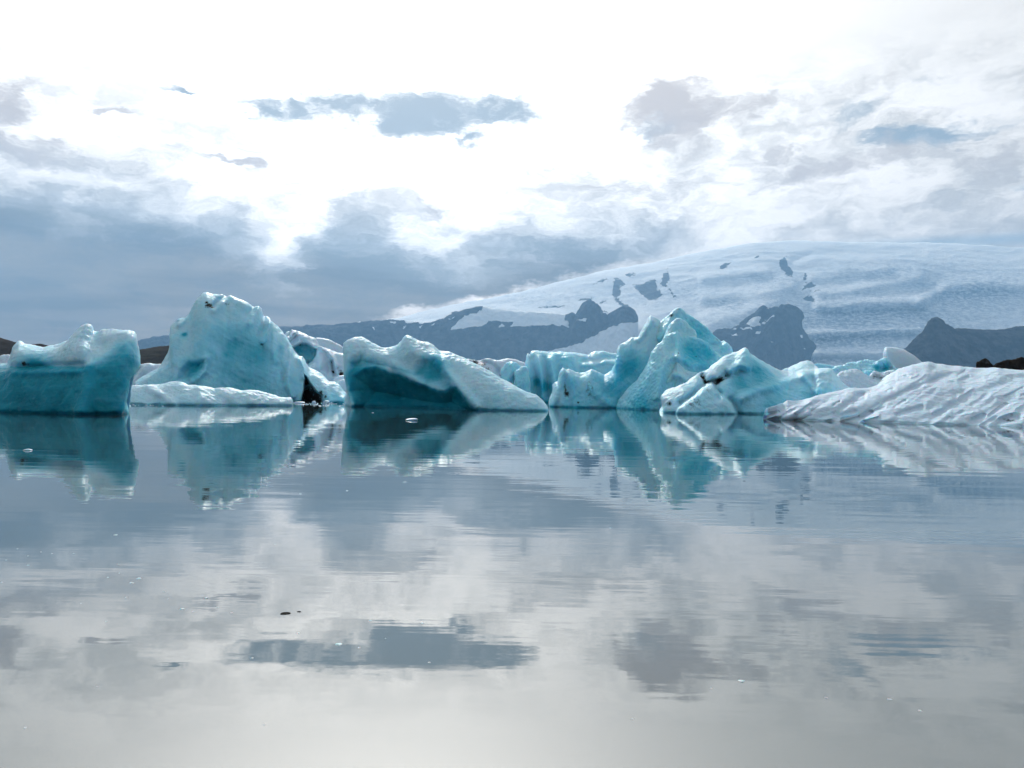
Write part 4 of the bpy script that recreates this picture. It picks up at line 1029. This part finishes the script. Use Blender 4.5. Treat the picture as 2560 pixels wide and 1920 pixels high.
# ================================================================ FLOATING BITS
def chunk_mesh(name, seed, flat, mat, sub=2):
    import bmesh
    bm = bmesh.new()
    bmesh.ops.create_icosphere(bm, subdivisions=sub, radius=1.0)
    r_ = np.random.RandomState(seed)
    off = r_.uniform(0, 50, 3)
    co = np.array([v.co for v in bm.verts])
    d = 1 + .42 * fbm(co * .9 + off, 3)
    dirs = r_.normal(size=(7, 3)); dirs /= np.linalg.norm(dirs, axis=1)[:, None]
    co2 = co * d[:, None]
    for q in dirs:                                  # a few broken flat faces
        h = (co2 @ q) - r_.uniform(.55, .8)
        co2 -= np.maximum(h, 0)[:, None] * q[None, :]
    co2[:, 2] *= flat
    for v, c_ in zip(bm.verts, co2):
        v.co = c_
    me_ = bpy.data.meshes.new(name)
    bm.to_mesh(me_)
    bm.free()
    for p in me_.polygons:
        p.use_smooth = False
    for k, val in (('crust', .95), ('dirt', 0.0)):
        at = me_.attributes.new(k, 'FLOAT', 'POINT')
        at.data.foreach_set('value', np.full(len(me_.vertices), val, np.float32))
    me_.materials.append(mat)
    return me_

CH = [chunk_mesh('ice_fragment', 40 + i, .45, M_SNOWICE) for i in range(6)]
GR = [chunk_mesh('dark_fragment', 80 + i, .35, M_GRIT) for i in range(2)]
def put_chunk(px, py, w_px, label, cat, group, mesh, name, zf=.5, h=.0, sx=1.0):
    D_ = water_D(px, py)
    P_ = world_pt(px, py, D_)
    o = bpy.data.objects.new(name, mesh)
    col.objects.link(o)
    r_ = .5 * w_px * D_ / F
    o.scale = (r_, r_ * .8, r_ * zf)
    o.location = (P_[0], P_[1], r_ * zf * .12 + h)
    o.rotation_euler = (0, 0, random.uniform(0, 6.28))
    return tag(o, label, cat, group)

# brash beside the leftmost iceberg
for i in range(34):
    t_ = random.random()
    put_chunk(318 + 95 * t_ ** 1.3, random.uniform(1010, 1019 + 3 * (1 - t_)), random.uniform(3, 9) * (1.3 - .6 * t_), 'tiny bright brash ice fragment in the strip beside the leftmost iceberg', 'ice fragment', 'brash ice beside the leftmost iceberg', random.choice(CH), 'ice_fragment', .8)
for i in range(46):
    put_chunk(random.uniform(750, 872), random.uniform(1009, 1016.5), random.uniform(3, 9), 'tiny bright brash ice fragment in the strip below the black ash cave', 'ice fragment', 'brash ice below the ash cave', random.choice(CH), 'ice_fragment', .8)
for px_, py_, w_, zf, lab in [(322, 996, 13, 3.0, 'small white ice tooth leaning on the right foot of the leftmost iceberg'), (785, 1006, 14, 1.5, 'pointed ice bit at the left of the brash below the ash cave'), (818, 1007, 20, 1.6, 'largest pointed ice bit in the brash below the ash cave'),
                         (752, 1007, 34, .55, 'flat pale ice bit at the left end of the brash below the cave')]:
    put_chunk(px_, max(py_, 1009), w_, lab, 'ice fragment', 'small pointed ice bits', random.choice(CH), 'ice_fragment', zf)
put_chunk(1028, 1052, 46, 'bright flat ice floe drifting in front of the dark hollow', 'ice floe', 'single floes on open water', CH[0], 'ice_floe', .55)
put_chunk(72, 1127, 27, 'small white ice floe drifting in front of the leftmost iceberg', 'ice floe', 'single floes on open water', CH[1], 'ice_floe', .6)
put_chunk(805, 1082, 10, 'very small ice floe drifting below the brash strip by the cave', 'ice floe', 'single floes on open water', CH[2], 'ice_floe', .6)
put_chunk(932, 1033, 7, 'speck of ice close under the left corner of the wedge iceberg', 'ice floe', 'single floes on open water', CH[3], 'ice_floe', .6)
k = .57866
L_ = [(500, 585, 18), (75, 645, 8), (178, 658, 8), (225, 665, 7), (318, 665, 8), (28, 693, 9), (120, 675, 8), (122, 715, 12), (512, 712, 10), (465, 768, 9), (515, 750, 8), (600, 773, 22), (570, 793, 22), (545, 855, 14), (712, 830, 10), (727, 860, 9), (890, 858, 22), (785, 905, 20), (835, 915, 10),
      (940, 897, 12), (1000, 921, 10), (1090, 1117, 14), (1465, 1058, 34), (1550, 1072, 12), (1600, 955, 16), (1825, 965, 22), (1855, 1136, 14), (420, 1240, 10), (110, 1418, 14), (1140, 1405, 10), (1298, 408, 12), (1500, 394, 14), (652, 50, 10), (1290, 1008, 14), (8, 790, 12), (350, 880, 7), (458, 960, 8), (1188, 625, 8), (1665, 1032, 8)]
R_ = [(990, 1217, 30), (1360, 1290, 14), (1630, 1295, 20), (1765, 1345, 18), (520, 1380, 12), (860, 1247, 10), (425, 555, 10)]
for x, y, wd in L_:
    put_chunk(x * k, 1000 + y * k, wd * k * 1.2, 'tiny melting ice speck drifting on the open foreground water', 'ice fragment', 'ice specks on the open water', random.choice(CH), 'ice_fragment', .3)
for x, y, wd in R_:
    put_chunk(1280 + x * k, 1000 + y * k, wd * k * 1.2, 'tiny melting ice speck drifting on the open foreground water', 'ice fragment', 'ice specks on the open water', random.choice(CH), 'ice_fragment', .3)
put_chunk(1233 * k, 1000 + 924 * k, 44 * k, 'larger of two small black bits floating left of centre', 'dark fragment', 'black bits on the water', GR[0], 'dark_fragment', .35)
put_chunk(1293 * k, 1000 + 917 * k, 22 * k, 'smaller of two small black bits floating left of centre', 'dark fragment', 'black bits on the water', GR[1], 'dark_fragment', .4)
put_chunk(1280 + 1003 * k, 1000 + 352 * k, 14 * k, 'lone dark bit floating right of the pyramid reflection', 'dark fragment', 'black bits on the water', GR[0], 'dark_fragment', .4)

# ================================================================ HAZE
HAZE = True
if HAZE:
    me = bpy.data.meshes.new('haze')
    x0, x1, y0, y1, z0, z1 = -25000, 25000, -300, 14800, -4.0, 2600.0
    v = [(x, y, z) for z in (z0, z1) for y in (y0, y1) for x in (x0, x1)]
    me.from_pydata(v, [], [(0, 2, 3, 1), (4, 5, 7, 6), (0, 1, 5, 4), (2, 6, 7, 3), (0, 4, 6, 2), (1, 3, 7, 5)])
    hm = bpy.data.materials.new('haze')
    hm.use_nodes = True
    hm.node_tree.nodes.clear()
    t = NT(hm.node_tree)
    o_ = t.new('ShaderNodeOutputMaterial')
    pv = t.new('ShaderNodeVolumePrincipled')
    pv.inputs['Color'].default_value = (.32, .62, .97, 1)
    pv.inputs['Density'].default_value = .000046
    pv.inputs['Anisotropy'].default_value = .3
    t.l.new(pv.outputs[0], o_.inputs['Volume'])
    me.materials.append(hm)
    ho = bpy.data.objects.new('haze', me)
    col.objects.link(ho)
    tag(ho, kind='stuff')
